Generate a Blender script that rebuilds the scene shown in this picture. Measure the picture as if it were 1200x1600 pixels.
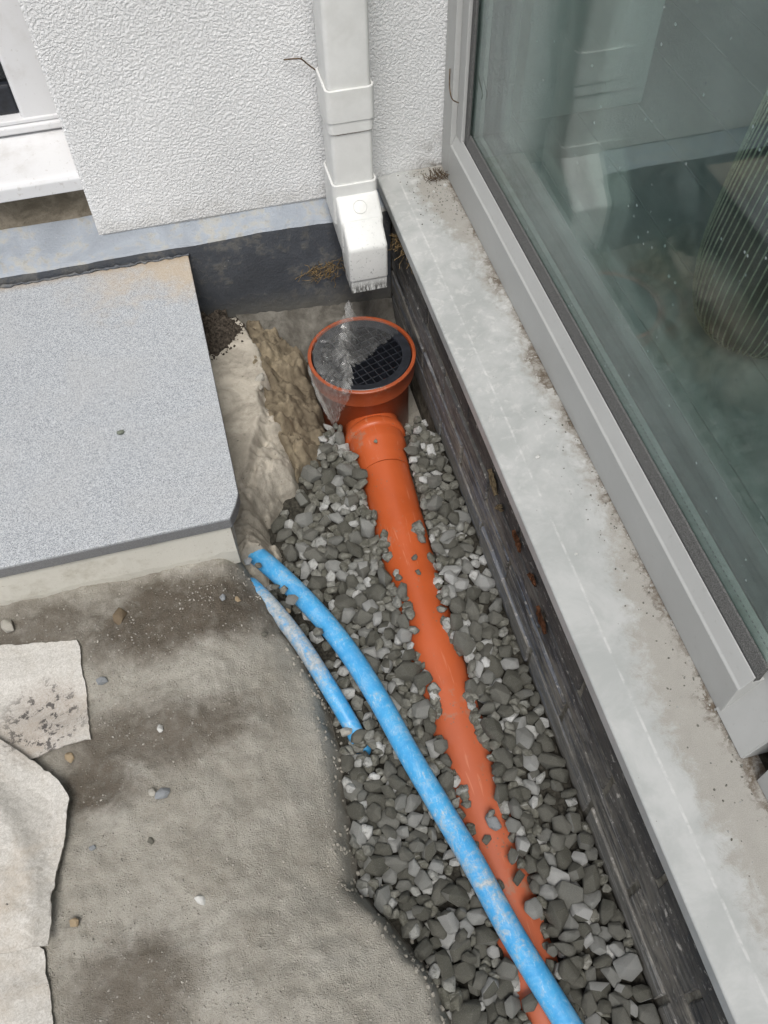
import bpy, bmesh, math, random
import numpy as np
from mathutils import Vector, Matrix, Euler, Quaternion

for o in list(bpy.data.objects):
    bpy.data.objects.remove(o)
SC = bpy.context.scene
COL = SC.collection
RND = random.Random(11)

# ------------------------------------------------------------------ camera, sky, sun, exposure
cam_d = bpy.data.cameras.new('camera')
cam = bpy.data.objects.new('camera', cam_d)
COL.objects.link(cam)
cam_d.sensor_fit = 'HORIZONTAL'
cam_d.sensor_width = 36.0
cam_d.lens = 36.0 * 1337.1 / 1200.0
cam_d.clip_start = 0.02
cam_d.clip_end = 200.0
_r = Vector((0.969, -0.2465, -0.0182)).normalized()
_f = Vector((0.1276, 0.5618, -0.8174)).normalized()
_u = _r.cross(_f).normalized()
_r = _f.cross(_u)
cam.matrix_world = Matrix(((_r.x, _u.x, -_f.x, 0), (_r.y, _u.y, -_f.y, 0), (_r.z, _u.z, -_f.z, 1.2), (0, 0, 0, 1)))
SC.camera = cam

SUN_EL, SUN_AZ = math.radians(63), math.radians(190)      # azimuth from +y clockwise: behind and to the left
world = bpy.data.worlds.new('World')
SC.world = world
world.use_nodes = True
wn = world.node_tree
bg = wn.nodes['Background']
sky = wn.nodes.new('ShaderNodeTexSky')
sky.sky_type = 'NISHITA'
sky.sun_disc = False
sky.sun_elevation = SUN_EL
sky.sun_rotation = SUN_AZ
sky.air_density = 1.0
sky.dust_density = 4.0
sky.ozone_density = 1.0
hs = wn.nodes.new('ShaderNodeHueSaturation')
hs.inputs['Saturation'].default_value = 0.5             # overcast: cloud takes most of the blue away
wn.links.new(sky.outputs[0], hs.inputs['Color'])
wn.links.new(hs.outputs[0], bg.inputs['Color'])
bg.inputs['Strength'].default_value = 0.13
sun_d = bpy.data.lights.new('sun', 'SUN')
sun_d.energy = 1.5
sun_d.angle = math.radians(22)
sun_d.color = (1.0, 0.975, 0.945)
sun = bpy.data.objects.new('sun', sun_d)
COL.objects.link(sun)
sdir = Vector((math.sin(SUN_AZ) * math.cos(SUN_EL), math.cos(SUN_AZ) * math.cos(SUN_EL), math.sin(SUN_EL)))
sun.rotation_euler = sdir.to_track_quat('Z', 'Y').to_euler()
sun.location = sdir * 8
SC.view_settings.view_transform = 'Standard'
SC.view_settings.look = 'None'
SC.view_settings.gamma = 1.0
SC.view_settings.use_curve_mapping = False
SC.view_settings.exposure = 0.45
SC.cycles.max_bounces = 10
SC.cycles.transparent_max_bounces = 24
SC.cycles.use_denoising = True

# ------------------------------------------------------------------ small tools
def thing(name, label, cat, loc=(0, 0, 0), group=None, kind=None):
    o = bpy.data.objects.new(name, None)
    COL.objects.link(o)
    o.location = loc
    o.empty_display_size = 0.05
    tag(o, label, cat, group, kind)
    return o

def tag(o, label=None, cat=None, group=None, kind=None):
    if label: o['label'] = label
    if cat: o['category'] = cat
    if group: o['group'] = group
    if kind: o['kind'] = kind
    return o

def obj(name, bm, m=None, parent=None, smooth=False, loc=None):
    """links a bmesh as one mesh object; geometry is in world space, loc moves the origin there"""
    me = bpy.data.meshes.new(name)
    bm.normal_update()
    bm.to_mesh(me)
    bm.free()
    return link(name, me, m, parent, smooth, loc)

def world_loc(o):
    p = Vector((0, 0, 0))
    while o is not None:
        p += o.location
        o = o.parent
    return p

def link(name, me, m=None, parent=None, smooth=False, loc=None):
    o = bpy.data.objects.new(name, me)
    COL.objects.link(o)
    if m is not None: me.materials.append(m)
    base = world_loc(parent) if parent is not None else Vector((0, 0, 0))
    L = Vector(loc) if loc is not None else base
    if L.length > 0: me.transform(Matrix.Translation(-L))
    if parent is not None: o.parent = parent
    o.location = L - base
    if smooth:
        me.shade_smooth()
    return o

def box(bm, x0, x1, y0, y1, z0, z1, bev=0.0, seg=2):
    vs = [bm.verts.new(p) for p in ((x0, y0, z0), (x1, y0, z0), (x1, y1, z0), (x0, y1, z0), (x0, y0, z1), (x1, y0, z1), (x1, y1, z1), (x0, y1, z1))]
    fs = [bm.faces.new([vs[i] for i in q]) for q in ((3, 2, 1, 0), (4, 5, 6, 7), (0, 1, 5, 4), (1, 2, 6, 5), (2, 3, 7, 6), (3, 0, 4, 7))]
    if bev > 0:
        es = list({e for f in fs for e in f.edges})
        bmesh.ops.bevel(bm, geom=es, offset=bev, segments=seg, affect='EDGES', profile=0.5)
    return vs

def prism(bm, prof, axis, a, b, bev=0.0, seg=2):
    """extrudes a closed 2-D profile along 'y' (profile is x,z) or 'x' (profile is y,z) or 'z' (profile x,y)"""
    def P(p, t):
        if axis == 'y': return (p[0], t, p[1])
        if axis == 'x': return (t, p[0], p[1])
        return (p[0], p[1], t)
    A = [bm.verts.new(P(p, a)) for p in prof]
    B = [bm.verts.new(P(p, b)) for p in prof]
    fs = [bm.faces.new(A), bm.faces.new(list(reversed(B)))]
    n = len(prof)
    for i in range(n):
        fs.append(bm.faces.new([A[i], B[i], B[(i + 1) % n], A[(i + 1) % n]]))
    bmesh.ops.recalc_face_normals(bm, faces=fs)
    if bev > 0:
        es = list({e for f in fs for e in f.edges})
        bmesh.ops.bevel(bm, geom=es, offset=bev, segments=seg, affect='EDGES', profile=0.5)

def lathe(bm, prof, c, seg=64, closed=False):
    """prof: (r,z) list turned about the vertical through c"""
    rings = []
    for r, z in prof:
        rings.append([bm.verts.new((c[0] + r * math.cos(2 * math.pi * k / seg), c[1] + r * math.sin(2 * math.pi * k / seg), c[2] + z)) for k in range(seg)])
    n = len(rings)
    for i in range(n if closed else n - 1):
        A, B = rings[i], rings[(i + 1) % n]
        for k in range(seg):
            bm.faces.new([A[k], A[(k + 1) % seg], B[(k + 1) % seg], B[k]])
    bmesh.ops.recalc_face_normals(bm, faces=bm.faces[:])

def smooth_path(pts, n):
    P = [Vector(p) for p in pts]
    out = []
    m = len(P)
    for i in range(m - 1):
        p0, p1, p2, p3 = P[max(i - 1, 0)], P[i], P[i + 1], P[min(i + 2, m - 1)]
        for k in range(n):
            t = k / n
            out.append(0.5 * ((2 * p1) + (p2 - p0) * t + (2 * p0 - 5 * p1 + 4 * p2 - p3) * t * t + (3 * p1 - p0 - 3 * p2 + p3) * t ** 3))
    out.append(P[-1])
    return out

def tube(bm, path, rad, seg=12, cap=True):
    """rad: number or list of radii along the path"""
    path = [Vector(p) for p in path]
    n = len(path)
    rings = []
    up = Vector((0, 0, 1))
    prev = None
    for i, p in enumerate(path):
        t = (path[min(i + 1, n - 1)] - path[max(i - 1, 0)])
        if t.length < 1e-9: t = Vector((0, 0, 1))
        t.normalize()
        if prev is None:
            a = up if abs(t.z) < 0.9 else Vector((1, 0, 0))
            s = t.cross(a).normalized()
        else:
            s = (prev - t * prev.dot(t)).normalized()
        prev = s
        b = t.cross(s)
        rr = rad[i] if isinstance(rad, (list, tuple)) else rad
        rings.append([bm.verts.new(p + (s * math.cos(2 * math.pi * k / seg) + b * math.sin(2 * math.pi * k / seg)) * rr) for k in range(seg)])
    for i in range(n - 1):
        for k in range(seg):
            bm.faces.new([rings[i][k], rings[i][(k + 1) % seg], rings[i + 1][(k + 1) % seg], rings[i + 1][k]])
    if cap:
        bm.faces.new(list(reversed(rings[0])))
        bm.faces.new(rings[-1])

# value noise on numpy arrays
def _hash(ix, iy, s):
    h = (ix.astype(np.int64) * 374761393 + iy.astype(np.int64) * 668265263 + s * 1442695041) & 0x7fffffff
    h = ((h ^ (h >> 13)) * 1274126177) & 0x7fffffff
    return ((h ^ (h >> 16)) & 0xffff) / 65535.0

def vnoise(x, y, s=0):
    ix, iy = np.floor(x), np.floor(y)
    fx, fy = x - ix, y - iy
    fx, fy = fx * fx * fx * (fx * (fx * 6 - 15) + 10), fy * fy * fy * (fy * (fy * 6 - 15) + 10)
    a, b = _hash(ix, iy, s), _hash(ix + 1, iy, s)
    c, d = _hash(ix, iy + 1, s), _hash(ix + 1, iy + 1, s)
    return (a + (b - a) * fx) * (1 - fy) + (c + (d - c) * fx) * fy - 0.5

def fbm(x, y, freq, octv=4, s=0, gain=0.5):
    t, amp = 0, 1.0
    for o in range(octv):
        t = t + amp * vnoise(x * freq + 17.3 * o, y * freq - 9.1 * o, s + o)
        freq *= 2.03
        amp *= gain
    return t

def seg_dist(x, y, pts, closed):
    d = np.full(np.shape(x), 1e9)
    n = len(pts)
    for i in range(n if closed else n - 1):
        (ax, ay), (bx, by) = pts[i], pts[(i + 1) % n]
        ex, ey = bx - ax, by - ay
        t = np.clip(((x - ax) * ex + (y - ay) * ey) / (ex * ex + ey * ey), 0, 1)
        d = np.minimum(d, np.hypot(x - ax - t * ex, y - ay - t * ey))
    return d

def poly_sd(x, y, pts):
    """signed distance, positive inside"""
    ins = np.zeros(np.shape(x), bool)
    n = len(pts)
    for i in range(n):
        (ax, ay), (bx, by) = pts[i], pts[(i + 1) % n]
        if ay == by: continue
        c = ((ay > y) != (by > y)) & (x < (bx - ax) * (y - ay) / (by - ay) + ax)
        ins ^= c
    d = seg_dist(x, y, pts, True)
    return np.where(ins, d, -d)

def sstep(a, b, v):
    t = np.clip((v - a) / (b - a), 0, 1)
    return t * t * (3 - 2 * t)

def height_mesh(name, zf, x0, x1, y0, y1, step, keep=None):
    nx, ny = int(round((x1 - x0) / step)) + 1, int(round((y1 - y0) / step)) + 1
    X, Y = np.meshgrid(np.linspace(x0, x1, nx), np.linspace(y0, y1, ny))
    Z = zf(X, Y)
    co = np.stack([X, Y, Z], -1).reshape(-1, 3)
    i = np.arange(nx * ny).reshape(ny, nx)
    q = np.stack([i[:-1, :-1], i[:-1, 1:], i[1:, 1:], i[1:, :-1]], -1).reshape(-1, 4)
    if keep is not None:
        k = keep(X, Y, Z).reshape(-1)
        q = q[k[q].any(axis=1)]
        used = np.unique(q)
        mp = np.full(nx * ny, -1)
        mp[used] = np.arange(len(used))
        q, co = mp[q], co[used]
    me = bpy.data.meshes.new(name)
    me.from_pydata(co.tolist(), [], q.tolist())
    me.update()
    return me

# ------------------------------------------------------------------ materials
class NT:
    def __init__(self, name):
        self.m = bpy.data.materials.new(name)
        self.m.use_nodes = True
        self.t = self.m.node_tree
        self.t.nodes.clear()
        self.out = self.t.nodes.new('ShaderNodeOutputMaterial')
        self.tc = self.t.nodes.new('ShaderNodeTexCoord')
        self.co = self.tc.outputs['Object']
    def n(self, typ, ins=None, **props):
        nd = self.t.nodes.new('ShaderNode' + typ)
        for k, v in props.items(): setattr(nd, k, v)
        for k, v in (ins or {}).items():
            s = nd.inputs[k]
            if hasattr(v, 'is_output'): self.t.links.new(v, s)
            else:
                if hasattr(s.default_value, '__len__') and len(s.default_value) == 4 and len(v) == 3: v = tuple(v) + (1,)
                s.default_value = v
        return nd
    def vec(self, scale=(1, 1, 1), loc=(0, 0, 0), rot=(0, 0, 0), src=None):
        return self.n('Mapping', {'Vector': src or self.co, 'Scale': scale, 'Location': loc, 'Rotation': rot}).outputs[0]
    def noise(self, scale, detail=4, rough=0.55, dist=0.0, vec=None):
        return self.n('TexNoise', {'Vector': vec or self.co, 'Scale': scale, 'Detail': detail, 'Roughness': rough, 'Distortion': dist}).outputs['Fac']
    def voro(self, scale, vec=None, out='Distance', feature='F1'):
        return self.n('TexVoronoi', {'Vector': vec or self.co, 'Scale': scale}, feature=feature).outputs[out]
    def ramp(self, fac, stops, interp='LINEAR'):
        nd = self.n('ValToRGB', {'Fac': fac})
        cr = nd.color_ramp
        cr.interpolation = interp
        while len(cr.elements) < len(stops): cr.elements.new(0.5)
        for e, (p, c) in zip(cr.elements, stops):
            e.position = p
            if not hasattr(c, '__len__'): c = (c, c, c)
            e.color = tuple(c) + (1,)
        return nd.outputs['Color']
    def mix(self, fac, a, b, blend='MIX'):
        nd = self.n('Mix', data_type='RGBA', blend_type=blend)
        for s, v in (('Factor_Float', fac), ('A_Color', a), ('B_Color', b)):
            s = [i for i in nd.inputs if i.identifier == s][0]
            if hasattr(v, 'is_output'): self.t.links.new(v, s)
            else:
                if hasattr(v, '__len__') and len(v) == 3: v = tuple(v) + (1,)
                s.default_value = v
        return [o for o in nd.outputs if o.identifier == 'Result_Color'][0]
    def math(self, op, a, b=0.0, c=0.0, clamp=False):
        nd = self.n('Math', operation=op, use_clamp=clamp)
        for i, v in enumerate((a, b, c)):
            if hasattr(v, 'is_output'): self.t.links.new(v, nd.inputs[i])
            else: nd.inputs[i].default_value = v
        return nd.outputs[0]
    def mapr(self, v, a, b, c=0.0, d=1.0, smooth=True):
        return self.n('MapRange', {'Value': v, 'From Min': a, 'From Max': b, 'To Min': c, 'To Max': d}, interpolation_type='SMOOTHSTEP' if smooth else 'LINEAR').outputs[0]
    def xyz(self, src=None):
        s = self.n('SeparateXYZ', {0: src or self.co})
        return s.outputs[0], s.outputs[1], s.outputs[2]
    def pos(self):
        return self.n('NewGeometry').outputs['Position']
    def bump(self, h, strength=1.0, dist=0.001, normal=None):
        ins = {'Height': h, 'Strength': strength, 'Distance': dist}
        if normal is not None: ins['Normal'] = normal
        return self.n('Bump', ins).outputs[0]
    def bsdf(self, color, rough=0.6, normal=None, metal=0.0, spec=0.5, **extra):
        ins = {'Base Color': color, 'Roughness': rough, 'Metallic': metal, 'Specular IOR Level': spec}
        ins.update({k.replace('_', ' '): v for k, v in extra.items()})
        if normal is not None: ins['Normal'] = normal
        b = self.n('BsdfPrincipled', ins)
        self.t.links.new(b.outputs[0], self.out.inputs[0])
        return b
    def done(self, shader=None):
        if shader is not None: self.t.links.new(shader, self.out.inputs[0])
        return self.m

def m_render():
    g = NT('white_render')
    a = g.noise(225, 3, 0.5, 0.45)
    b = g.noise(420, 2, 0.5, 0.4)
    h = g.math('ADD', g.mapr(a, 0.36, 0.64), g.math('MULTIPLY', b, 0.35))
    blot = g.noise(4.5, 5, 0.6)
    c = g.ramp(blot, [(0.3, (0.70, 0.705, 0.70)), (0.7, (0.78, 0.785, 0.78))])
    spk = g.mapr(g.voro(38), 0.05, 0.02)
    spk = g.math('MULTIPLY', spk, g.mapr(g.noise(9, 2), 0.60, 0.72))
    c = g.mix(g.math('MULTIPLY', spk, 0.6), c, (0.12, 0.09, 0.06))
    # splash-back dirt along the bottom edge and in the corner by the window
    x, y, z = g.xyz(g.pos())
    nz = g.noise(28, 5, 0.7)
    low = g.mapr(g.math('ADD', z, g.math('MULTIPLY', g.math('SUBTRACT', nz, 0.5), 0.12)), 0.30, 0.235)
    c = g.mix(g.math('MULTIPLY', low, 0.35), c, (0.33, 0.30, 0.25))
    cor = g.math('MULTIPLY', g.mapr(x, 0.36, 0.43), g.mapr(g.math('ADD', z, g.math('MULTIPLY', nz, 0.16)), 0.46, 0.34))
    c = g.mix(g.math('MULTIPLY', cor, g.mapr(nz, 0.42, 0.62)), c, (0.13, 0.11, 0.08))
    g.bsdf(c, 0.85, g.bump(h, 0.65, 0.0020), spec=0.25)
    return g.done()

def m_paint(name, col, dirt=(0.3, 0.27, 0.22), amt=0.3, rough=0.45, scale=14, bumps=0.15):
    g = NT(name)
    n1 = g.noise(scale, 6, 0.65)
    n2 = g.noise(scale * 9, 3, 0.6)
    f = g.math('MULTIPLY', g.mapr(n1, 0.48, 0.75), amt)
    c = g.mix(f, col, dirt)
    c = g.mix(g.math('MULTIPLY', g.mapr(n2, 0.62, 0.72), amt), c, dirt)
    g.bsdf(c, g.math('ADD', rough, g.math('MULTIPLY', n1, 0.15)), g.bump(n2, bumps, 0.0006))
    return g.done()

def m_plinth(name, col_dark, worn):
    g = NT(name)
    n1 = g.noise(9, 6, 0.65, 0.6)
    n2 = g.noise(60, 5, 0.6)
    n3 = g.noise(240, 3, 0.6)
    c = g.mix(g.mapr(n1, 0.35, 0.7), col_dark, tuple(v * 1.35 for v in col_dark))
    wr = g.math('MULTIPLY', g.mapr(g.math('ADD', g.math('MULTIPLY', n1, 0.6), g.math('MULTIPLY', n2, 0.5)), 0.55, 0.66), worn)
    c = g.mix(wr, c, (0.38, 0.345, 0.26))
    c = g.mix(g.math('MULTIPLY', g.mapr(n2, 0.60, 0.70), 0.3), c, tuple(v * 0.55 for v in col_dark))
    x, y, z = g.xyz(g.pos())
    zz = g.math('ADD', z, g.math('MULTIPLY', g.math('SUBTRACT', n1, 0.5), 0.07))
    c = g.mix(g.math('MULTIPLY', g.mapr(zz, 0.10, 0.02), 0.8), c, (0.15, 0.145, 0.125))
    fl = g.math('MULTIPLY', g.mapr(g.voro(70), 0.07, 0.03), g.mapr(g.noise(17, 2), 0.55, 0.65))
    c = g.mix(fl, c, (0.5, 0.5, 0.48))
    h = g.math('ADD', g.math('MULTIPLY', n2, 0.8), g.math('MULTIPLY', n3, 0.25))
    g.bsdf(c, g.mapr(n1, 0.3, 0.7, 0.42, 0.62), g.bump(h, 0.7, 0.003), spec=0.45)
    return g.done()

def m_granite():
    g = NT('granite')
    s1 = g.noise(820, 2, 0.75)
    s2 = g.voro(900, out='Color')
    v = g.math('ADD', g.math('MULTIPLY', s1, 0.7), g.math('MULTIPLY', g.n('SeparateColor', {0: s2}).outputs[0], 0.35))
    c = g.ramp(v, [(0.27, (0.105, 0.115, 0.125)), (0.43, (0.275, 0.293, 0.312)), (0.56, (0.37, 0.392, 0.412)), (0.73, (0.55, 0.572, 0.588))])
    n1 = g.noise(7, 5, 0.65, 0.5)
    c = g.mix(g.math('MULTIPLY', g.mapr(n1, 0.42, 0.7), 0.25), c, (0.42, 0.42, 0.41))
    x, y, z = g.xyz(g.pos())
    n2 = g.noise(22, 6, 0.7)
    back = g.mapr(g.math('ADD', y, g.math('MULTIPLY', g.math('SUBTRACT', n2, 0.5), 0.35)), 1.16, 1.33)
    side = g.mapr(g.math('ADD', x, g.math('MULTIPLY', g.math('SUBTRACT', n2, 0.5), 0.2)), -0.30, -0.06)
    c = g.mix(g.math('MULTIPLY', g.math('MULTIPLY', back, side), 0.7), c, (0.43, 0.34, 0.23))
    edge = g.mapr(g.math('ADD', y, g.math('MULTIPLY', n2, 0.03)), 1.315, 1.345)
    c = g.mix(g.math('MULTIPLY', edge, 0.7), c, (0.33, 0.25, 0.16))
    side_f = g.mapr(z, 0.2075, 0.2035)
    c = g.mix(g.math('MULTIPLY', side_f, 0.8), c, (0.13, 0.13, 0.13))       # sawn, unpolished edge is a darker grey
    g.bsdf(c, 0.62, g.bump(s1, 0.25, 0.0006), spec=0.4)
    return g.done()

def m_soil():
    g = NT('trodden_soil')
    x, y, z = g.xyz(g.pos())
    n0 = g.noise(3.2, 4, 0.6, 0.8)
    n1 = g.noise(11, 6, 0.68, 0.4)
    n2 = g.noise(70, 5, 0.7)
    n3 = g.noise(380, 3, 0.7)
    pale = g.ramp(n1, [(0.3, (0.335, 0.312, 0.262)), (0.55, (0.43, 0.408, 0.355)), (0.75, (0.515, 0.495, 0.44))])
    dark = g.ramp(n2, [(0.3, (0.075, 0.062, 0.047)), (0.6, (0.13, 0.109, 0.084)), (0.8, (0.20, 0.175, 0.145))])
    def blob(cx, cy, rx, ry, soft=1.0):
        dx = g.math('DIVIDE', g.math('SUBTRACT', x, cx), rx)
        dy = g.math('DIVIDE', g.math('SUBTRACT', y, cy), ry)
        d = g.math('SQRT', g.math('ADD', g.math('MULTIPLY', dx, dx), g.math('MULTIPLY', dy, dy)))
        d = g.math('ADD', d, g.math('MULTIPLY', g.math('SUBTRACT', n1, 0.5), 1.5))
        return g.mapr(d, 1.15, 1.15 - 0.75 * soft)
    # damp brown earth by the step, a second damp band beside the fabric and one at the near end
    w = blob(-0.17, 0.655, 0.19, 0.085)
    w = g.math('MAXIMUM', w, g.math('MULTIPLY', blob(-0.20, 0.475, 0.15, 0.055), 0.85))
    w = g.math('MAXIMUM', w, g.math('MULTIPLY', blob(-0.285, 0.425, 0.07, 0.05), 0.95))
    w = g.math('MAXIMUM', w, g.math('MULTIPLY', blob(-0.26, 0.185, 0.085, 0.075), 0.8))
    w = g.math('MAXIMUM', w, g.math('MULTIPLY', blob(-0.40, 0.68, 0.20, 0.06), 0.8))
    w = g.math('MAXIMUM', w, g.math('MULTIPLY', g.mapr(n0, 0.54, 0.72), 0.35))
    w = g.math('MULTIPLY', w, g.mapr(n2, 0.25, 0.6, 0.6, 1.0))
    c = g.mix(w, pale, dark)
    c = g.mix(g.math('MULTIPLY', g.mapr(n2, 0.4, 0.65), 0.16), c, (0.15, 0.13, 0.105))
    grit = g.math('MULTIPLY', g.mapr(g.voro(210), 0.24, 0.10), g.mapr(g.noise(120, 2, 0.5, 0, g.vec(loc=(3, 5, 1))), 0.50, 0.57))
    c = g.mix(g.math('MULTIPLY', grit, 0.75), c, (0.50, 0.475, 0.42))
    fine = g.noise(760, 3, 0.85)
    c = g.mix(g.math('MULTIPLY', g.mapr(fine, 0.50, 0.66), 0.55), c, g.mix(w, (0.46, 0.445, 0.40), (0.22, 0.19, 0.15)))
    c = g.mix(g.math('MULTIPLY', g.mapr(fine, 0.46, 0.32), 0.4), c, (0.10, 0.09, 0.072))
    c = g.mix(g.math('MULTIPLY', g.mapr(n3, 0.55, 0.72), 0.3), c, (0.07, 0.06, 0.05))
    h = g.math('ADD', g.math('MULTIPLY', n2, 0.45), g.math('MULTIPLY', n3, 0.9))
    h = g.math('ADD', h, g.math('ADD', g.math('MULTIPLY', grit, 0.7), g.math('MULTIPLY', fine, 0.5)))
    # drag marks left by a shovel
    sc = g.noise(26, 3, 0.6, 0.3, g.vec((1.0, 0.12, 1), rot=(0, 0, 0.12)))
    h = g.math('ADD', h, g.math('MULTIPLY', g.mapr(sc, 0.5, 0.62), 0.25))
    g.bsdf(c, 0.95, g.bump(h, 0.9, 0.0035), spec=0.15)
    return g.done()

def m_concrete(name='old_concrete', pale=(0.50, 0.46, 0.39), dark=(0.29, 0.265, 0.22), tint=None):
    g = NT(name)
    n1 = g.noise(14, 6, 0.65, 0.5)
    n2 = g.noise(85, 5, 0.7)
    n3 = g.noise(360, 3, 0.6)
    c = g.mix(g.mapr(n1, 0.35, 0.68), dark, pale)
    c = g.mix(g.math('MULTIPLY', g.mapr(n2, 0.52, 0.72), 0.45), c, tint or tuple(v * 0.6 for v in dark))
    pit = g.math('MULTIPLY', g.mapr(g.voro(120), 0.2, 0.08), g.mapr(g.noise(50, 2), 0.58, 0.66))
    c = g.mix(g.math('MULTIPLY', pit, 0.7), c, (0.09, 0.08, 0.07))
    h = g.math('SUBTRACT', g.math('ADD', n2, g.math('MULTIPLY', n3, 0.4)), pit)
    g.bsdf(c, 0.92, g.bump(h, 0.8, 0.0028), spec=0.2)
    return g.done()

def m_stone(name='crushed_stone'):
    g = NT(name)
    geo = g.n('NewGeometry')
    oi = g.n('ObjectInfo')
    r = g.math('FRACT', g.math('ADD', g.math('MULTIPLY', geo.outputs['Random Per Island'], 7.31), g.math('MULTIPLY', oi.outputs['Random'], 13.7)))
    c = g.ramp(r, [(0.0, (0.088, 0.087, 0.069)), (0.35, (0.120, 0.118, 0.096)), (0.62, (0.158, 0.157, 0.135)), (0.76, (0.205, 0.208, 0.190)), (0.86, (0.33, 0.335, 0.32)), (1.0, (0.46, 0.465, 0.45))])
    off = g.n('CombineXYZ', {0: g.math('MULTIPLY', r, 9.0), 1: g.math('MULTIPLY', r, 5.0), 2: 0.0}).outputs[0]
    v = g.n('VectorMath', {0: g.co, 1: off}, operation='ADD').outputs[0]
    n1 = g.noise(90, 5, 0.7, 0.3, v)
    n2 = g.noise(420, 3, 0.65, 0, v)
    st = g.noise(60, 3, 0.6, 0.6, g.vec((0.3, 1.6, 1.0), rot=(0.4, 0.7, 0.2), src=v))
    c = g.mix(g.math('MULTIPLY', g.mapr(n1, 0.45, 0.7), 0.75), c, g.mix(0.5, c, (0.34, 0.337, 0.305)))
    c = g.mix(g.math('MULTIPLY', g.mapr(n1, 0.52, 0.32), 0.35), c, (0.07, 0.067, 0.055))
    c = g.mix(g.math('MULTIPLY', g.mapr(st, 0.60, 0.66), 0.35), c, (0.42, 0.42, 0.40))
    c = g.mix(g.math('MULTIPLY', g.mapr(n2, 0.55, 0.7), 0.35), c, (0.27, 0.265, 0.24))
    dk = g.noise(230, 4, 0.8, 0.4, v)
    c = g.mix(g.math('MULTIPLY', g.mapr(dk, 0.47, 0.34), 0.55), c, (0.05, 0.049, 0.042))
    h = g.math('ADD', g.math('MULTIPLY', n1, 0.9), g.math('MULTIPLY', n2, 0.35))
    g.bsdf(c, 0.85, g.bump(h, 0.9, 0.0025), spec=0.25)
    return g.done()

def m_flat_stone(name, col):
    g = NT(name)
    n1 = g.noise(110, 5, 0.7)
    c = g.mix(g.mapr(n1, 0.35, 0.7), tuple(v * 0.7 for v in col), tuple(min(1, v * 1.2) for v in col))
    g.bsdf(c, 0.85, g.bump(n1, 0.6, 0.0015), spec=0.25)
    return g.done()

def m_orange(name='orange_pvc', dusty=0.35, ca=(0.41, 0.080, 0.021), cb=(0.48, 0.097, 0.027)):
    g = NT(name)
    n1 = g.noise(9, 5, 0.6, 0.4)
    n2 = g.noise(75, 4, 0.7)
    base = g.mix(g.mapr(n1, 0.3, 0.7), ca, cb)
    x, y, z = g.xyz(g.pos())
    near = g.mapr(g.math('ADD', y, g.math('MULTIPLY', g.math('SUBTRACT', n1, 0.5), 0.3)), 0.70, 0.25)
    c = g.mix(g.math('MULTIPLY', near, 0.38), base, (0.40, 0.15, 0.10))     # dust film kicked on to the near end
    sp = g.math('MULTIPLY', g.mapr(g.voro(150), 0.26, 0.14), g.mapr(g.noise(24, 4, 0.7), 0.53, 0.62))
    c = g.mix(g.math('MULTIPLY', sp, 0.8), c, (0.17, 0.125, 0.09))
    scr = g.noise(210, 3, 0.6, 0.2, g.vec((1.0, 0.05, 1.0), rot=(0, 0, 0.15)))
    c = g.mix(g.math('MULTIPLY', g.mapr(scr, 0.64, 0.70), 0.35), c, (0.62, 0.27, 0.16))
    mud = g.math('MULTIPLY', g.mapr(g.noise(17, 6, 0.75), 0.60, 0.68), 0.55)
    c = g.mix(mud, c, (0.27, 0.185, 0.13))
    c = g.mix(g.math('MULTIPLY', g.mapr(n2, 0.6, 0.75), 0.22), c, (0.36, 0.22, 0.16))
    g.bsdf(c, g.mapr(n1, 0.3, 0.7, 0.30, 0.46), g.bump(n2, 0.12, 0.0005), spec=0.45)
    return g.done()

def m_blue(name, dirt, y0, y1, extra):
    g = NT(name)
    n1 = g.noise(30, 6, 0.72, 0.8)
    n2 = g.noise(150, 5, 0.75, 0.3)
    n3 = g.noise(520, 3, 0.7)
    sc = g.noise(52, 6, 0.75, 0.9)
    x, y, z = g.xyz(g.pos())
    c = g.mix(g.mapr(n1, 0.35, 0.7), (0.05, 0.30, 0.60), (0.08, 0.39, 0.69))
    c = g.mix(g.math('MULTIPLY', g.mapr(sc, 0.46, 0.74), 0.38), c, (0.42, 0.57, 0.68))
    wear = g.noise(330, 4, 0.75, 0.3, g.vec((1.0, 0.3, 1.0), rot=(0, 0, -0.35)))
    c = g.mix(g.math('MULTIPLY', g.mapr(wear, 0.54, 0.68), g.mapr(n1, 0.4, 0.6, 0.15, 0.6)), c, (0.55, 0.64, 0.70))
    zone = g.math('MULTIPLY', g.mapr(g.math('ABSOLUTE', g.math('SUBTRACT', y, (y0 + y1) / 2)), abs(y1 - y0) / 2 + 0.04, abs(y1 - y0) / 2 - 0.04), extra)
    v = g.math('ADD', g.math('ADD', g.math('MULTIPLY', n1, 0.5), g.math('MULTIPLY', n2, 0.35)), g.math('MULTIPLY', n3, 0.15))
    v = g.math('ADD', v, zone)
    m = g.math('MULTIPLY', g.mapr(v, 0.57 - dirt, 0.73 - dirt), 0.8)
    c = g.mix(m, c, g.mix(g.mapr(n2, 0.35, 0.65), (0.29, 0.26, 0.21), (0.50, 0.475, 0.425)))
    g.bsdf(c, g.math('ADD', 0.38, g.math('MULTIPLY', m, 0.5)), g.bump(g.math('ADD', n2, m), 0.3, 0.0008), spec=0.4)
    return g.done()

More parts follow.
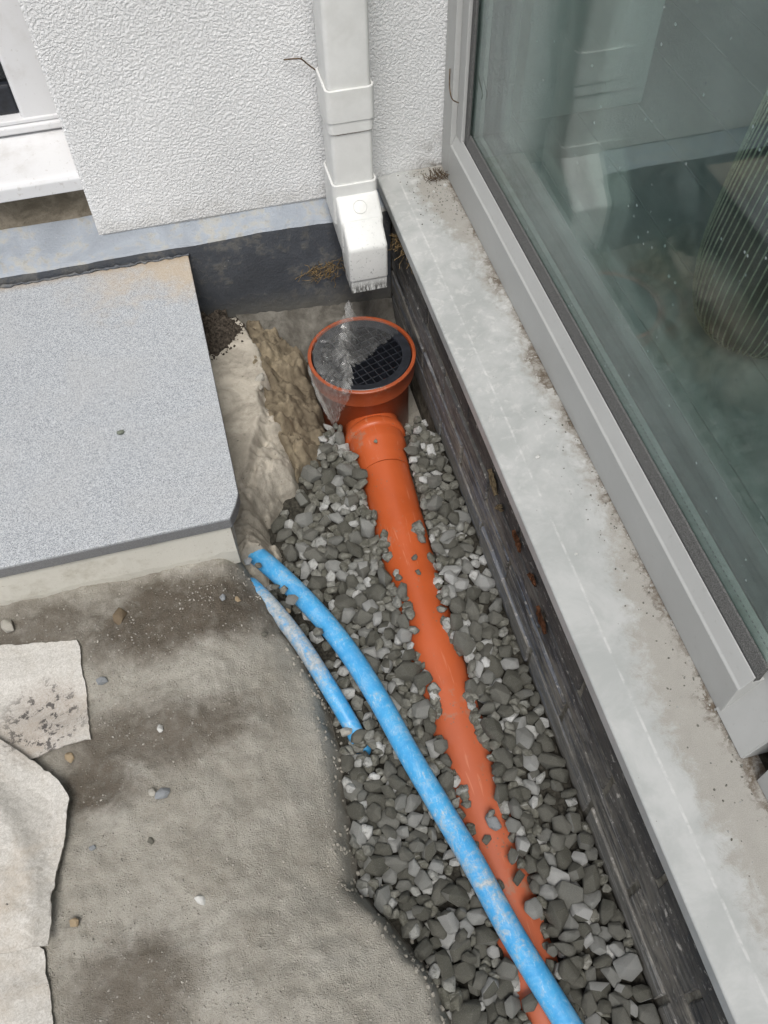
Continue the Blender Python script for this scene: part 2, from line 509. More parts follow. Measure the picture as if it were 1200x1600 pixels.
def m_metal_paint(name, col, rough=0.38, dirt=0.0):
    g = NT(name)
    n1 = g.noise(16, 6, 0.65, 0.4)
    n2 = g.noise(130, 4, 0.65)
    c = g.mix(g.math('MULTIPLY', g.mapr(n1, 0.4, 0.7), 0.3), col, tuple(min(1, v * 1.18) for v in col))
    c = g.mix(g.math('MULTIPLY', g.mapr(n2, 0.6, 0.74), 0.25 + dirt), c, (0.24, 0.22, 0.19))
    g.bsdf(c, g.math('ADD', rough, g.math('MULTIPLY', n1, 0.2)), g.bump(n2, 0.06, 0.0005), spec=0.5)
    return g.done()

def m_sill():
    g = NT('sill_metal')
    x, y, z = g.xyz(g.pos())
    n1 = g.noise(13, 6, 0.68, 0.5)
    n2 = g.noise(55, 6, 0.72, 0.4)
    n3 = g.noise(900, 4, 0.8)
    c = g.mix(g.mapr(n1, 0.35, 0.68), (0.36, 0.372, 0.36), (0.455, 0.463, 0.45))
    # white lime bloom, mostly on the far half
    bloom = g.math('MULTIPLY', g.mapr(n2, 0.5, 0.68), g.mapr(g.math('ADD', y, g.math('MULTIPLY', n1, 0.3)), 0.55, 1.0))
    c = g.mix(g.math('MULTIPLY', bloom, 0.45), c, (0.64, 0.635, 0.61))
    # grit washed against the bottom rail: wide at the near end, thin further off, wide again by the wall
    wob = g.math('MULTIPLY', g.math('SUBTRACT', g.math('ADD', g.math('MULTIPLY', n1, 0.5), g.math('MULTIPLY', n2, 0.5)), 0.5), 0.16)
    wid = g.mapr(y, 0.62, 0.30, 0.012, 0.058)
    wid = g.math('MAXIMUM', wid, g.mapr(y, 1.0, 1.30, 0.0, 0.055))
    d = g.math('ADD', g.math('SUBTRACT', 0.4395, x), wob)
    m = g.mapr(g.math('SUBTRACT', d, wid), 0.020, -0.012)
    m = g.math('MULTIPLY', m, g.mapr(x, 0.350, 0.362))
    dc = g.mix(g.math('ADD', g.math('MULTIPLY', g.mapr(n3, 0.3, 0.7), 0.5), g.math('MULTIPLY', n2, 0.5)), (0.22, 0.205, 0.175), (0.42, 0.405, 0.365))
    c = g.mix(g.math('MULTIPLY', m, 0.85), c, dc)
    crk = g.mapr(d, 0.010, 0.002)
    c = g.mix(g.math('MULTIPLY', crk, g.mapr(n2, 0.35, 0.6)), c, (0.10, 0.075, 0.05))
    spk = g.math('MULTIPLY', g.mapr(g.voro(95), 0.09, 0.04), g.mapr(g.noise(19, 2), 0.52, 0.62))
    c = g.mix(g.math('MULTIPLY', spk, 0.6), c, (0.13, 0.11, 0.09))
    fold = g.math('MULTIPLY', g.mapr(g.math('ABSOLUTE', g.math('SUBTRACT', x, 0.3525)), 0.0022, 0.0008), g.mapr(n2, 0.38, 0.62, 0.0, 0.45))
    c = g.mix(fold, c, (0.66, 0.66, 0.64))                                       # broken pale line along the fold
    h = g.math('ADD', g.math('MULTIPLY', m, g.math('ADD', 0.5, n3)), g.math('MULTIPLY', n2, 0.15))
    g.bsdf(c, g.math('ADD', 0.40, g.math('MULTIPLY', m, 0.5)), g.bump(h, 0.4, 0.0008), spec=0.5)
    return g.done()

def m_brick():
    g = NT('tanked_brick')
    oi = g.n('ObjectInfo')
    p = g.pos()
    x, y, z = g.xyz(p)
    n1 = g.noise(18, 6, 0.7, 0.5, p)
    n2 = g.noise(90, 5, 0.7, 0.2, p)
    st = g.noise(42, 5, 0.72, 0.8, g.vec((1, 0.16, 1.2), src=p))          # trowel smears run along the wall
    st2 = g.noise(95, 4, 0.7, 0.4, g.vec((1, 0.10, 1.0), loc=(2, 3, 1), src=p))
    c = g.mix(oi.outputs['Random'], (0.036, 0.036, 0.036), (0.068, 0.066, 0.063))
    lo = g.mapr(g.math('ADD', z, g.math('MULTIPLY', g.math('SUBTRACT', st, 0.5), 0.12)), 0.185, 0.075)
    sm = g.math('MULTIPLY', g.mapr(g.math('ADD', g.math('MULTIPLY', st, 0.6), g.math('MULTIPLY', n1, 0.4)), 0.42, 0.58), g.math('ADD', 0.22, g.math('MULTIPLY', lo, 0.78)))
    c = g.mix(sm, c, g.mix(n1, (0.14, 0.125, 0.10), (0.30, 0.28, 0.24)))
    wash = g.mapr(g.math('ADD', z, g.math('MULTIPLY', n1, 0.1)), 0.13, 0.03)
    c = g.mix(g.math('MULTIPLY', wash, 0.75), c, g.mix(n2, (0.15, 0.145, 0.13), (0.25, 0.24, 0.215)))
    far = g.mapr(g.math('ADD', y, g.math('MULTIPLY', n1, 0.2)), 0.30, 0.62)
    bl = g.math('MULTIPLY', g.math('MULTIPLY', g.mapr(st2, 0.47, 0.6), lo), far)
    c = g.mix(g.math('MULTIPLY', bl, 0.55), c, (0.15, 0.175, 0.225))         # bluish membrane paint
    fl = g.math('MULTIPLY', g.mapr(n2, 0.56, 0.64), g.mapr(st2, 0.42, 0.6))
    c = g.mix(g.math('MULTIPLY', fl, 0.7), c, (0.44, 0.42, 0.38))
    scrape = g.math('MULTIPLY', g.mapr(g.noise(60, 5, 0.75, 0.4, g.vec((1, 0.07, 1.3), loc=(4, 1, 2), src=p)), 0.55, 0.64), lo)
    c = g.mix(g.math('MULTIPLY', scrape, 0.65), c, (0.38, 0.37, 0.345))
    h = g.math('ADD', g.math('MULTIPLY', st, 0.7), g.math('MULTIPLY', n2, 0.5))
    g.bsdf(c, 0.7, g.bump(h, 0.8, 0.003), spec=0.35)
    return g.done()

def m_mortar():
    g = NT('smeared_mortar')
    p = g.pos()
    n1 = g.noise(30, 6, 0.7, 0.4, p)
    n2 = g.noise(160, 4, 0.7, 0, p)
    c = g.mix(g.mapr(n1, 0.35, 0.65), (0.10, 0.09, 0.07), (0.27, 0.25, 0.205))
    g.bsdf(c, 0.92, g.bump(n2, 0.8, 0.002), spec=0.2)
    return g.done()

def m_glass(name, tint=(0.80, 0.88, 0.85), f0=0.045, dust=0.03):
    """thin window glass: Schlick reflection over a clear tinted pane, with specks and a glass-lightening haze painted in as dust"""
    g = NT(name)
    geo = g.n('NewGeometry')
    dt = g.n('VectorMath', {0: geo.outputs['Normal'], 1: geo.outputs['Incoming']}, operation='DOT_PRODUCT').outputs['Value']
    ca = g.math('ABSOLUTE', dt)
    k = g.math('POWER', g.math('SUBTRACT', 1.0, ca, clamp=True), 5.0)
    fr = g.math('ADD', f0, g.math('MULTIPLY', k, 1.0 - f0))
    tr = g.n('BsdfTransparent', {'Color': tint})
    gl = g.n('BsdfGlossy', {'Color': (1, 1, 1), 'Roughness': 0.0})
    m1 = g.n('MixShader', {0: fr, 1: tr.outputs[0], 2: gl.outputs[0]})
    df = g.n('BsdfDiffuse', {'Color': (0.55, 0.64, 0.62)})  # dust specks plus a pale teal haze painted in to lighten the glass
    n1 = g.noise(7, 5, 0.65, 0.6)
    sp = g.math('MULTIPLY', g.mapr(g.voro(60), 0.12, 0.07), g.mapr(g.noise(21, 2), 0.52, 0.6))
    dd = g.math('ADD', g.math('MULTIPLY', g.mapr(n1, 0.35, 0.75), dust), g.math('MULTIPLY', sp, 0.55 if dust > 0 else 0.0))
    m2 = g.n('MixShader', {0: dd, 1: m1.outputs[0], 2: df.outputs[0]})
    return g.done(m2.outputs[0])

def m_film():
    g = NT('clear_film')
    n1 = g.noise(160, 4, 0.7, 0.6)
    n2 = g.noise(22, 4, 0.6, 0.4)
    tr = g.n('BsdfTransparent', {'Color': (0.95, 0.95, 0.94)})
    pr = g.n('BsdfPrincipled', {'Base Color': (0.55, 0.55, 0.53, 1), 'Roughness': 0.13, 'Specular IOR Level': 1.0,
                                'Normal': g.bump(n1, 0.35, 0.0012)})
    at = g.n('Attribute', attribute_name='crumple').outputs['Fac']
    f = g.math('ADD', g.mapr(n2, 0.35, 0.7, 0.05, 0.13), g.math('MULTIPLY', at, 0.30), clamp=True)
    return g.done(g.n('MixShader', {0: f, 1: tr.outputs[0], 2: pr.outputs[0]}).outputs[0])

def m_fabric():
    g = NT('geotextile')
    n1 = g.noise(8, 6, 0.68, 0.5)
    n2 = g.noise(150, 5, 0.75, 2.5)
    n3 = g.noise(48, 5, 0.72)
    n4 = g.noise(520, 3, 0.7, 1.0)
    f = g.math('ADD', g.math('MULTIPLY', n2, 0.6), g.math('MULTIPLY', n4, 0.4))
    c = g.mix(g.mapr(f, 0.38, 0.62), (0.37, 0.355, 0.32), (0.56, 0.545, 0.51))
    c = g.mix(g.math('MULTIPLY', g.mapr(n1, 0.44, 0.70), 0.55), c, (0.36, 0.30, 0.225))
    x, y, z = g.xyz(g.pos())
    x0 = g.math('DIVIDE', g.math('SUBTRACT', x, -0.35), 0.055)
    y0 = g.math('DIVIDE', g.math('SUBTRACT', y, 0.53), 0.06)
    spot = g.mapr(g.math('ADD', g.math('MULTIPLY', x0, x0), g.math('MULTIPLY', y0, y0)), 1.6, 0.2)
    mud = g.math('MULTIPLY', g.mapr(n3, 0.66, 0.70), 1.0)
    mud2 = g.math('MULTIPLY', g.mapr(n3, 0.53, 0.58), spot)
    c = g.mix(g.math('MULTIPLY', spot, 0.35), c, (0.26, 0.21, 0.17))
    c = g.mix(g.math('MULTIPLY', g.math('MAXIMUM', mud, mud2), 0.85), c, (0.05, 0.046, 0.045))
    g.bsdf(c, 0.95, g.bump(f, 0.35, 0.0012), spec=0.1)
    return g.done()

def m_plain(name, col, rough=0.6, spec=0.4, scale=60, var=0.3, bumps=0.2, metal=0.0):
    g = NT(name)
    n1 = g.noise(scale, 5, 0.65)
    c = g.mix(g.mapr(n1, 0.3, 0.7), tuple(v * (1 - var) for v in col), tuple(min(1, v * (1 + var)) for v in col))
    g.bsdf(c, rough, g.bump(n1, bumps, 0.001), metal=metal, spec=spec)
    return g.done()

def m_shoe():
    g = NT('downpipe_plastic')
    n1 = g.noise(20, 5, 0.65)
    x, y, z = g.xyz(g.pos())
    c = g.mix(g.mapr(n1, 0.35, 0.7), (0.65, 0.655, 0.63), (0.72, 0.725, 0.70))
    stv = g.noise(150, 4, 0.75, 0.2, g.vec((1, 1, 0.25)))
    lowz = g.mapr(g.math('ADD', z, g.math('MULTIPLY', g.math('SUBTRACT', stv, 0.5), 0.03)), 0.196, 0.176)
    c = g.mix(g.math('MULTIPLY', g.math('MULTIPLY', lowz, g.mapr(stv, 0.42, 0.58)), 0.9), c, (0.035, 0.033, 0.03))
    spk = g.math('MULTIPLY', g.mapr(g.noise(210, 3, 0.7), 0.60, 0.66), g.mapr(z, 0.34, 0.2))
    c = g.mix(g.math('MULTIPLY', spk, 0.55), c, (0.12, 0.12, 0.11))
    n5 = g.noise(12, 4, 0.6, 0.4)
    c = g.mix(g.math('MULTIPLY', g.mapr(n5, 0.5, 0.75), 0.25), c, (0.42, 0.41, 0.36))
    seam = g.mapr(g.math('ABSOLUTE', g.math('SUBTRACT', z, g.math('ADD', 0.4272, g.math('MULTIPLY', g.math('SUBTRACT', stv, 0.5), 0.004)))), 0.0022, 0.0009)
    c = g.mix(g.math('MULTIPLY', seam, 0.75), c, (0.16, 0.12, 0.085))
    g.bsdf(c, 0.42, g.bump(n1, 0.06, 0.0008), spec=0.45)
    return g.done()

def m_planks():
    g = NT('dark_floorboards')
    oi = g.n('ObjectInfo')
    v = g.vec((14, 0.9, 1), loc=(0, 0, 0), src=g.pos())
    n1 = g.noise(6, 6, 0.7, 0.5, v)
    c = g.mix(n1, (0.34, 0.35, 0.345), (0.48, 0.49, 0.48))
    c = g.mix(g.math('MULTIPLY', oi.outputs['Random'], 0.2), c, (0.3, 0.3, 0.3))
    g.bsdf(c, 0.5, g.bump(n1, 0.2, 0.001))
    return g.done()

M_RENDER = m_render()
M_PLINTH = m_plinth('dark_plinth_paint', (0.062, 0.068, 0.078), 0.18)
M_LEDGE = m_plinth('grey_ledge_paint', (0.235, 0.26, 0.29), 0.5)
M_GRANITE = m_granite()
M_SOIL = m_soil()
M_CONC = m_concrete()
M_CONC_D = m_concrete('grey_fillet_concrete', (0.20, 0.19, 0.165), (0.09, 0.083, 0.07))
M_SAND = m_concrete('brown_sand', (0.27, 0.225, 0.155), (0.14, 0.115, 0.08), (0.07, 0.055, 0.04))
M_STONE = m_stone()
M_ORANGE = m_orange()
M_ORANGE_SHADE = m_orange('shaded_orange_pvc', 0.35, (0.29, 0.062, 0.020), (0.36, 0.078, 0.025))  # same orange plastic with the gully's shade put into its base colour
M_BLUE1 = m_blue('blue_polythene', 0.055, 0.12, 0.28, 0.06)
M_BLUE2 = m_blue('dusty_blue_polythene', 0.07, 0.54, 0.70, 0.13)
M_SILL = m_sill()
M_RAIL = m_metal_paint('grey_frame_metal', (0.44, 0.445, 0.43), 0.38)
M_BRICK = m_brick()
M_MORTAR = m_mortar()
M_FABRIC = m_fabric()
M_FILM = m_film()
M_SHOE = m_shoe()
M_WHITE = m_paint('white_frame_paint', (0.64, 0.645, 0.65), amt=0.3)
M_CREAM = m_paint('cream_riser_paint', (0.60, 0.585, 0.52), (0.34, 0.31, 0.24), 0.6, 0.6, 24, 0.5)
M_BLACK = m_plain('black_plastic', (0.014, 0.016, 0.021), 0.38, 0.45, 90, 0.4, 0.1)
M_GASKET = m_plain('rubber_gasket', (0.12, 0.12, 0.115), 0.8, 0.3, 800, 0.55, 0.6)
M_SPACER = m_plain('spacer_alloy', (0.27, 0.30, 0.28), 0.5, 0.4, 100, 0.1, 0.0)
M_INNER = m_plain('inner_frame_paint', (0.16, 0.16, 0.165), 0.5, 0.4, 60, 0.1, 0.0)
M_ROOM = m_plain('room_plaster', (0.22, 0.225, 0.23), 0.85, 0.2, 5, 0.08, 0.0)
M_PLANK = m_planks()
M_WIRE = m_plain('olive_cane', (0.42, 0.41, 0.30), 0.5, 0.4, 200, 0.3, 0.1)
M_LINER = m_plain('dark_glass_liner', (0.022, 0.024, 0.017), 0.6, 0.3, 40, 0.3, 0.0)
M_TWIG = m_plain('dry_twig', (0.10, 0.07, 0.045), 0.85, 0.2, 300, 0.5, 0.6)
M_ROOT = m_plain('dry_roots', (0.22, 0.155, 0.075), 0.9, 0.15, 200, 0.5, 0.3)
M_RUST = m_plain('rusty_crumbs', (0.14, 0.062, 0.032), 0.9, 0.15, 120, 0.6, 0.7)
M_LEAF = m_plain('dead_leaf', (0.27, 0.21, 0.125), 0.85, 0.2, 120, 0.5, 0.6)
M_DIRT = m_plain('dark_loose_dirt', (0.06, 0.05, 0.04), 0.95, 0.15, 180, 0.6, 1.0)
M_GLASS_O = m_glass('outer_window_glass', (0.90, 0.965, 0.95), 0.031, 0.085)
M_GLASS_I = m_glass('inner_window_glass', (0.93, 0.97, 0.955), 0.028, 0.0)
M_GLASS_D = m_glass('dark_window_glass', (0.25, 0.27, 0.30), 0.045, 0.02)

# ------------------------------------------------------------------ ground
CONTACT = [(-0.075, 0.83), (-0.055, 0.77), (-0.048, 0.746), (-0.018, 0.655), (0.014, 0.536), (0.0195, 0.444), (0.014, 0.399), (0.0095, 0.320),
           (0.003, 0.256), (0.029, 0.21), (0.050, 0.167), (0.075, 0.111), (0.078, 0.07), (0.085, 0.0), (0.08, -0.1), (0.07, -0.4), (0.06, -1.2)]
_cy = np.array([p[1] for p in CONTACT][::-1])
_cx = np.array([p[0] for p in CONTACT][::-1])
FLOOR_Z = -0.037

def soil_z(x, y):
    xc = np.interp(y, _cy, _cx)
    wig = fbm(x, y, 30, 3, 5) * 0.006
    d = seg_dist(x, y, CONTACT, False)
    d = np.where(x < xc, d, -d) + wig
    w2 = np.interp(y, [-0.1, 0.1, 0.25, 0.4, 0.52, 0.64, 0.72], [0.22, 0.20, 0.24, 0.22, 0.17, 0.11, 0.05])
    t = np.clip(d / 0.022, 0, 1)
    t2 = np.clip(d / w2, 0, 1)
    top = 0.112 + fbm(x, y, 5, 3, 1) * 0.016 + fbm(x, y, 26, 4, 2) * 0.005 + fbm(x, y, 150, 4, 3) * 0.0030
    lipz = 0.026 + fbm(x, y, 14, 3, 7) * 0.010 + 0.03 * np.exp(-((y - 0.17) / 0.10) ** 2)
    rise = 1 - (1 - t2) ** 1.9
    z = -0.014 + (1 - (1 - t) ** 2.2) * (lipz + 0.014) + rise * (top - lipz) + (fbm(x, y, 75, 4, 4) * 0.0035 + fbm(x, y, 16, 3, 6) * 0.006) * np.clip(4 * t, 0, 1)
    floor = np.where((y > 1.0) & (x > 0.12), -0.12, FLOOR_Z)
    return np.where(d < 0, np.maximum(floor, -0.012 + d * 3.0), z)

me = height_mesh('soil', soil_z, -0.75, 0.331, -0.55, 1.325, 0.0045)
soil = link('soil', me, M_SOIL, smooth=True)
tag(soil, kind='structure')
def far_z(x, y):
    ins = (x > -0.73) & (y > -0.53) & (y < 1.32)
    return np.where(ins, -0.09, 0.085 + fbm(x, y, 3, 3, 8) * 0.02)
me = height_mesh('ground', far_z, -5.0, 0.33, -5.0, 1.35, 0.05)
grd = link('ground', me, M_SOIL, smooth=True)
tag(grd, kind='structure')

# concrete haunch beside the granite step
HA = [(-0.11, 1.325), (0.02, 1.325), (0.052, 1.23), (0.052, 1.12), (0.064, 1.06), (0.070, 0.985), (0.050, 0.925), (0.008, 0.885), (-0.012, 0.85), (-0.003, 0.815), (-0.008, 0.775), (-0.026, 0.745), (-0.11, 0.742)]
HB = [(-0.11, 1.325), (0.02, 1.30), (0.050, 1.205), (0.054, 1.12), (0.030, 1.085), (0.032, 1.035), (0.002, 0.975), (-0.015, 0.925), (-0.040, 0.88), (-0.11, 0.87)]
def haunch_z(x, y):
    rough = fbm(x, y, 45, 4, 21)
    da = poly_sd(x, y, HA) + rough * 0.012
    db = poly_sd(x, y, HB) + rough * 0.008
    ta = np.clip(da / 0.042, 0, 1)
    z = (1 - (1 - ta) ** 2) * (0.052 + fbm(x, y, 34, 5, 22) * 0.030) - 0.03 * (1 - ta) ** 2
    tb = np.clip(db / 0.011, 0, 1)
    z = np.where(db > 0, z * (1 - tb) + tb * (0.074 + fbm(x, y, 12, 3, 23) * 0.006 + fbm(x, y, 90, 3, 24) * 0.002), z)
    return np.where(da < -0.004, -0.06, np.maximum(z, -0.06))
me = height_mesh('concrete_haunch', haunch_z, -0.11, 0.09, 0.72, 1.3245, 0.0025, keep=lambda X, Y, Z: Z > -0.055)
haunch = link('concrete_haunch', me, M_CONC, smooth=True, loc=(0, 1.0, 0))
tag(haunch, 'broken pale concrete haunch along the side of the granite step', 'concrete')

SB = [(0.02, 1.30), (0.09, 1.29), (0.128, 1.235), (0.130, 1.15), (0.130, 1.08), (0.126, 1.02), (0.105, 0.965), (0.06, 0.95), (0.02, 1.02)]
def sand_z(x, y):
    d = poly_sd(x, y, SB) + fbm(x, y, 40, 4, 31) * 0.012
    t = np.clip(d / 0.012, 0, 1)
    base = np.interp(x, [0.03, 0.055, 0.08, 0.10, 0.13], [0.058, 0.054, 0.032, 0.012, -0.004]) + np.interp(y, [0.95, 1.05, 1.2, 1.3], [-0.02, -0.008, 0.008, 0.004])
    lump = np.abs(fbm(x, y, 24, 5, 32)) * 0.06 + fbm(x, y, 130, 3, 33) * 0.006
    z = -0.03 + (1 - (1 - t) ** 2) * (base + 0.03 + lump - 0.014)
    return np.where(d < 0, -0.06, z)
me = height_mesh('sand_bank', sand_z, 0.02, 0.14, 0.94, 1.305, 0.0025, keep=lambda X, Y, Z: Z > -0.055)
sand = link('sand_bank', me, M_SAND, smooth=True)
tag(sand, kind='structure')

DI = [(-0.10, 1.322), (-0.005, 1.322), (0.022, 1.27), (0.012, 1.225), (-0.02, 1.205), (-0.05, 1.185), (-0.10, 1.18)]
def dirt_z(x, y):
    d = poly_sd(x, y, DI) + fbm(x, y, 60, 3, 41) * 0.02
    t = np.clip(d / 0.04, 0, 1)
    return np.where(d < 0, -0.06, 0.070 + (1 - (1 - t) ** 2) * (0.020 + fbm(x, y, 110, 4, 42) * 0.018 + fbm(x, y, 330, 2, 43) * 0.006))
me = height_mesh('loose_dirt', dirt_z, -0.10, 0.05, 1.15, 1.3235, 0.002, keep=lambda X, Y, Z: Z > -0.05)
o = link('loose_dirt', me, M_DIRT, smooth=True)
tag(o, 'dark loose dirt heaped in the corner on the concrete haunch', 'dirt', kind='stuff')

# cement fillet at the foot of the plinth
def fillet_z(x, y):
    t = np.clip((1.325 - y) / (0.055 + fbm(x, y, 22, 3, 51) * 0.03), 0, 1)
    return 0.040 * (1 - t) ** 0.8 - 0.04 * t + fbm(x, y, 60, 3, 52) * 0.006 + np.interp(x, [0.0, 0.12, 0.33], [0.014, 0.0, -0.015])
me = height_mesh('cement_fillet', fillet_z, 0.015, 0.331, 1.25, 1.3245, 0.003, keep=lambda X, Y, Z: Z > -0.045)
o = link('cement_fillet', me, M_CONC_D, smooth=True)
tag(o, kind='structure')

# ------------------------------------------------------------------ the rendered house wall
YW, YP = 1.368, 1.326
house = thing('house_wall', 'white rough rendered house wall above a dark grey plinth', 'wall', (0.1, YW, 0))
bm = bmesh.new()
# render coat right of the window, with an overhanging rounded drip edge
prism(bm, [(YW, 0.250), (YW + 0.004, 0.243), (YW + 0.03, 0.243), (YW + 0.03, 2.9), (YW, 2.9)], 'x', -0.193, 0.446)
bmesh.ops.bevel(bm, geom=[e for e in bm.edges if abs(e.verts[0].co.x + 0.193) < 1e-4 and abs(e.verts[1].co.x + 0.193) < 1e-4 and min(e.verts[0].co.y, e.verts[1].co.y) < YW + 1e-4 and abs(e.verts[0].co.z - e.verts[1].co.z) > 1], offset=0.006, segments=3, affect='EDGES')
obj('render', bm, M_RENDER, house)
bm = bmesh.new()
prism(bm, [(YW + 0.002, 1.75), (YW + 0.03, 1.75), (YW + 0.03, 2.9), (YW + 0.002, 2.9)], 'x', -1.35, -0.1935)
prism(bm, [(YW, 0.243), (YW + 0.03, 0.243), (YW + 0.03, 2.9), (YW, 2.9)], 'x', -2.6, -1.3505)
o = obj('render', bm, M_RENDER, house)
bm = bmesh.new()
box(bm, -2.6, 0.52, YW + 0.0305, YW + 0.25, 1.74, 2.9)
box(bm, -0.19, 0.52, YW + 0.0305, YW + 0.25, -0.2, 1.74)
box(bm, -2.6, -1.36, YW + 0.0305, YW + 0.25, -0.2, 1.74)
box(bm, -1.36, -0.1905, YW + 0.065, YW + 0.25, -0.2, 0.338)
obj('wall_core', bm, M_CONC, house)
# dark plinth with a pale sloping ledge on top
bm = bmesh.new()
def ledge_line(t, s):
    return fbm(np.array([t]), np.array([0.0]), 9, 3, s)[0]
N = 260
rows = []
for i in range(N + 1):
    xx = -2.6 + (0.331 + 2.6) * i / N
    zt = 0.2315 + 0.004 * ledge_line(xx, 61)
    rows.append((xx, zt, YP + 0.002 * ledge_line(xx * 3, 62)))
A = [bm.verts.new((x, y, -0.15)) for x, z, y in rows]
B = [bm.verts.new((x, y, z - 0.004)) for x, z, y in rows]
for i in range(N): bm.faces.new([A[i], A[i + 1], B[i + 1], B[i]])
obj('plinth', bm, M_PLINTH, house, smooth=True)
bm = bmesh.new()
A = [bm.verts.new((x, y - 0.0004, z - 0.0045)) for x, z, y in rows]
B = [bm.verts.new((x, y + 0.004, z + 0.001)) for x, z, y in rows]
C = [bm.verts.new((x, YW + 0.012 if x > -0.195 else YW + 0.064, (z + 0.018) if x > -0.195 else z + 0.038)) for x, z, y in rows]
for i in range(N):
    bm.faces.new([A[i], A[i + 1], B[i + 1], B[i]])
    bm.faces.new([B[i], B[i + 1], C[i + 1], C[i]])
obj('ledge', bm, M_LEDGE, house, smooth=False)
# ragged mortar bead where the ledge meets the granite
bm = bmesh.new()
pts = [(-1.4 + 1.355 * i / 220, YP - 0.003 - 0.004 * RND.random(), 0.2105 + 0.003 * RND.random()) for i in range(221)]
tube(bm, pts, [0.0012 + 0.0030 * RND.random() ** 2 for _ in pts], 6)
obj('mortar_bead', bm, M_PLINTH, house, smooth=True)

# window in the house wall
WX1 = -0.1935
bm = bmesh.new()
YF = 1.508
box(bm, -0.272, WX1, YF, YF + 0.07, 0.394, 1.74, 0.006)         # right jamb
box(bm, -1.36, -1.29, YF, YF + 0.07, 0.394, 1.74, 0.006)
box(bm, -1.2895, -0.2725, YF + 0.001, YF + 0.07, 1.67, 1.739, 0.006)
win = obj('window', bm, M_WHITE, house, loc=(-0.75, YF, 0.39))
win['label'] = 'white framed window with dark glass at the edge of the render'
bm = bmesh.new()
box(bm, -1.36, WX1, YF - 0.010, YF + 0.07, 0.380, 0.3935, 0.003)
box(bm, -1.36, WX1, YF - 0.004, YF + 0.07, 0.3940, 0.402, 0.002)
obj('bottom_rail', bm, M_WHITE, win)
bm = bmesh.new()
box(bm, -1.2885, -0.2735, YF + 0.016, YF + 0.05, 0.4035, 0.452, 0.004)
obj('sash_rail', bm, M_BLACK, win)
bm = bmesh.new()
box(bm, -1.2885, -0.2735, YF + 0.030, YF + 0.036, 0.453, 1.668)
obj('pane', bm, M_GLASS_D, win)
bm = bmesh.new()
prism(bm, [(1.384, 0.330), (1.384, 0.352), (1.388, 0.3585), (1.396, 0.361), (YF + 0.02, 0.379), (YF + 0.02, 0.36), (1.40, 0.345), (1.396, 0.330)], 'x', -1.36, WX1, 0.0015)
obj('sill', bm, M_WHITE, win)
bm = bmesh.new()
box(bm, -1.36, WX1, 1.412, 1.50, 0.255, 0.342, 0.003)
obj('sill_bed', bm, m_concrete('stained_sill_bed', (0.30, 0.26, 0.20), (0.13, 0.11, 0.08)), house)
# dark room behind that window
bm = bmesh.new()
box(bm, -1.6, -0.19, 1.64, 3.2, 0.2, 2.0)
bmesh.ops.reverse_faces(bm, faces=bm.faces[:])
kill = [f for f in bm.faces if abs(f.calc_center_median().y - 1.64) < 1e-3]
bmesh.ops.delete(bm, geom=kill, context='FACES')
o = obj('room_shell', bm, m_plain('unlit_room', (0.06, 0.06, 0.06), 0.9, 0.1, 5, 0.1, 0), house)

# ------------------------------------------------------------------ granite step
step = thing('granite_step', 'pale grey granite step with cream painted riser by the house wall', 'step', (-0.5, 1.0, 0.1))
bm = bmesh.new()
poly = [(-1.45, 0.7215), (-0.0585, 0.7275), (-0.0475, 0.748), (-0.0405, 0.7676), (-0.0475, 1.3225), (-1.45, 1.3225)]
prism(bm, poly, 'z', 0.1855, 0.21, 0.0013, 2)
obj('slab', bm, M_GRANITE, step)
bm = bmesh.new()
N = 120
rows = []
for i in range(N + 1):
    xx = -1.45 + (1.45 - 0.062) * i / N
    rows.append((xx, 0.731 + 0.003 * ledge_line(xx * 2.0, 71), 0.100 + 0.006 * ledge_line(xx * 5, 72)))
A = [bm.verts.new((x, y + 0.004, z - 0.02)) for x, y, z in rows]
B = [bm.verts.new((x, y, 0.12 + 0.006 * ledge_line(x * 4, 73))) for x, y, z in rows]
C = [bm.verts.new((x, y + 0.0015, 0.185)) for x, y, z in rows]
for i in range(N):
    bm.faces.new([A[i], A[i + 1], B[i + 1], B[i]])
    bm.faces.new([B[i], B[i + 1], C[i + 1], C[i]])
e0, e1, e2 = bm.verts.new((-0.062, 1.32, 0.08)), bm.verts.new((-0.062, 1.32, 0.12)), bm.verts.new((-0.062, 1.32, 0.185))
bm.faces.new([A[N], e0, e1, B[N]]); bm.faces.new([B[N], e1, e2, C[N]])
obj('riser', bm, M_CREAM, step)

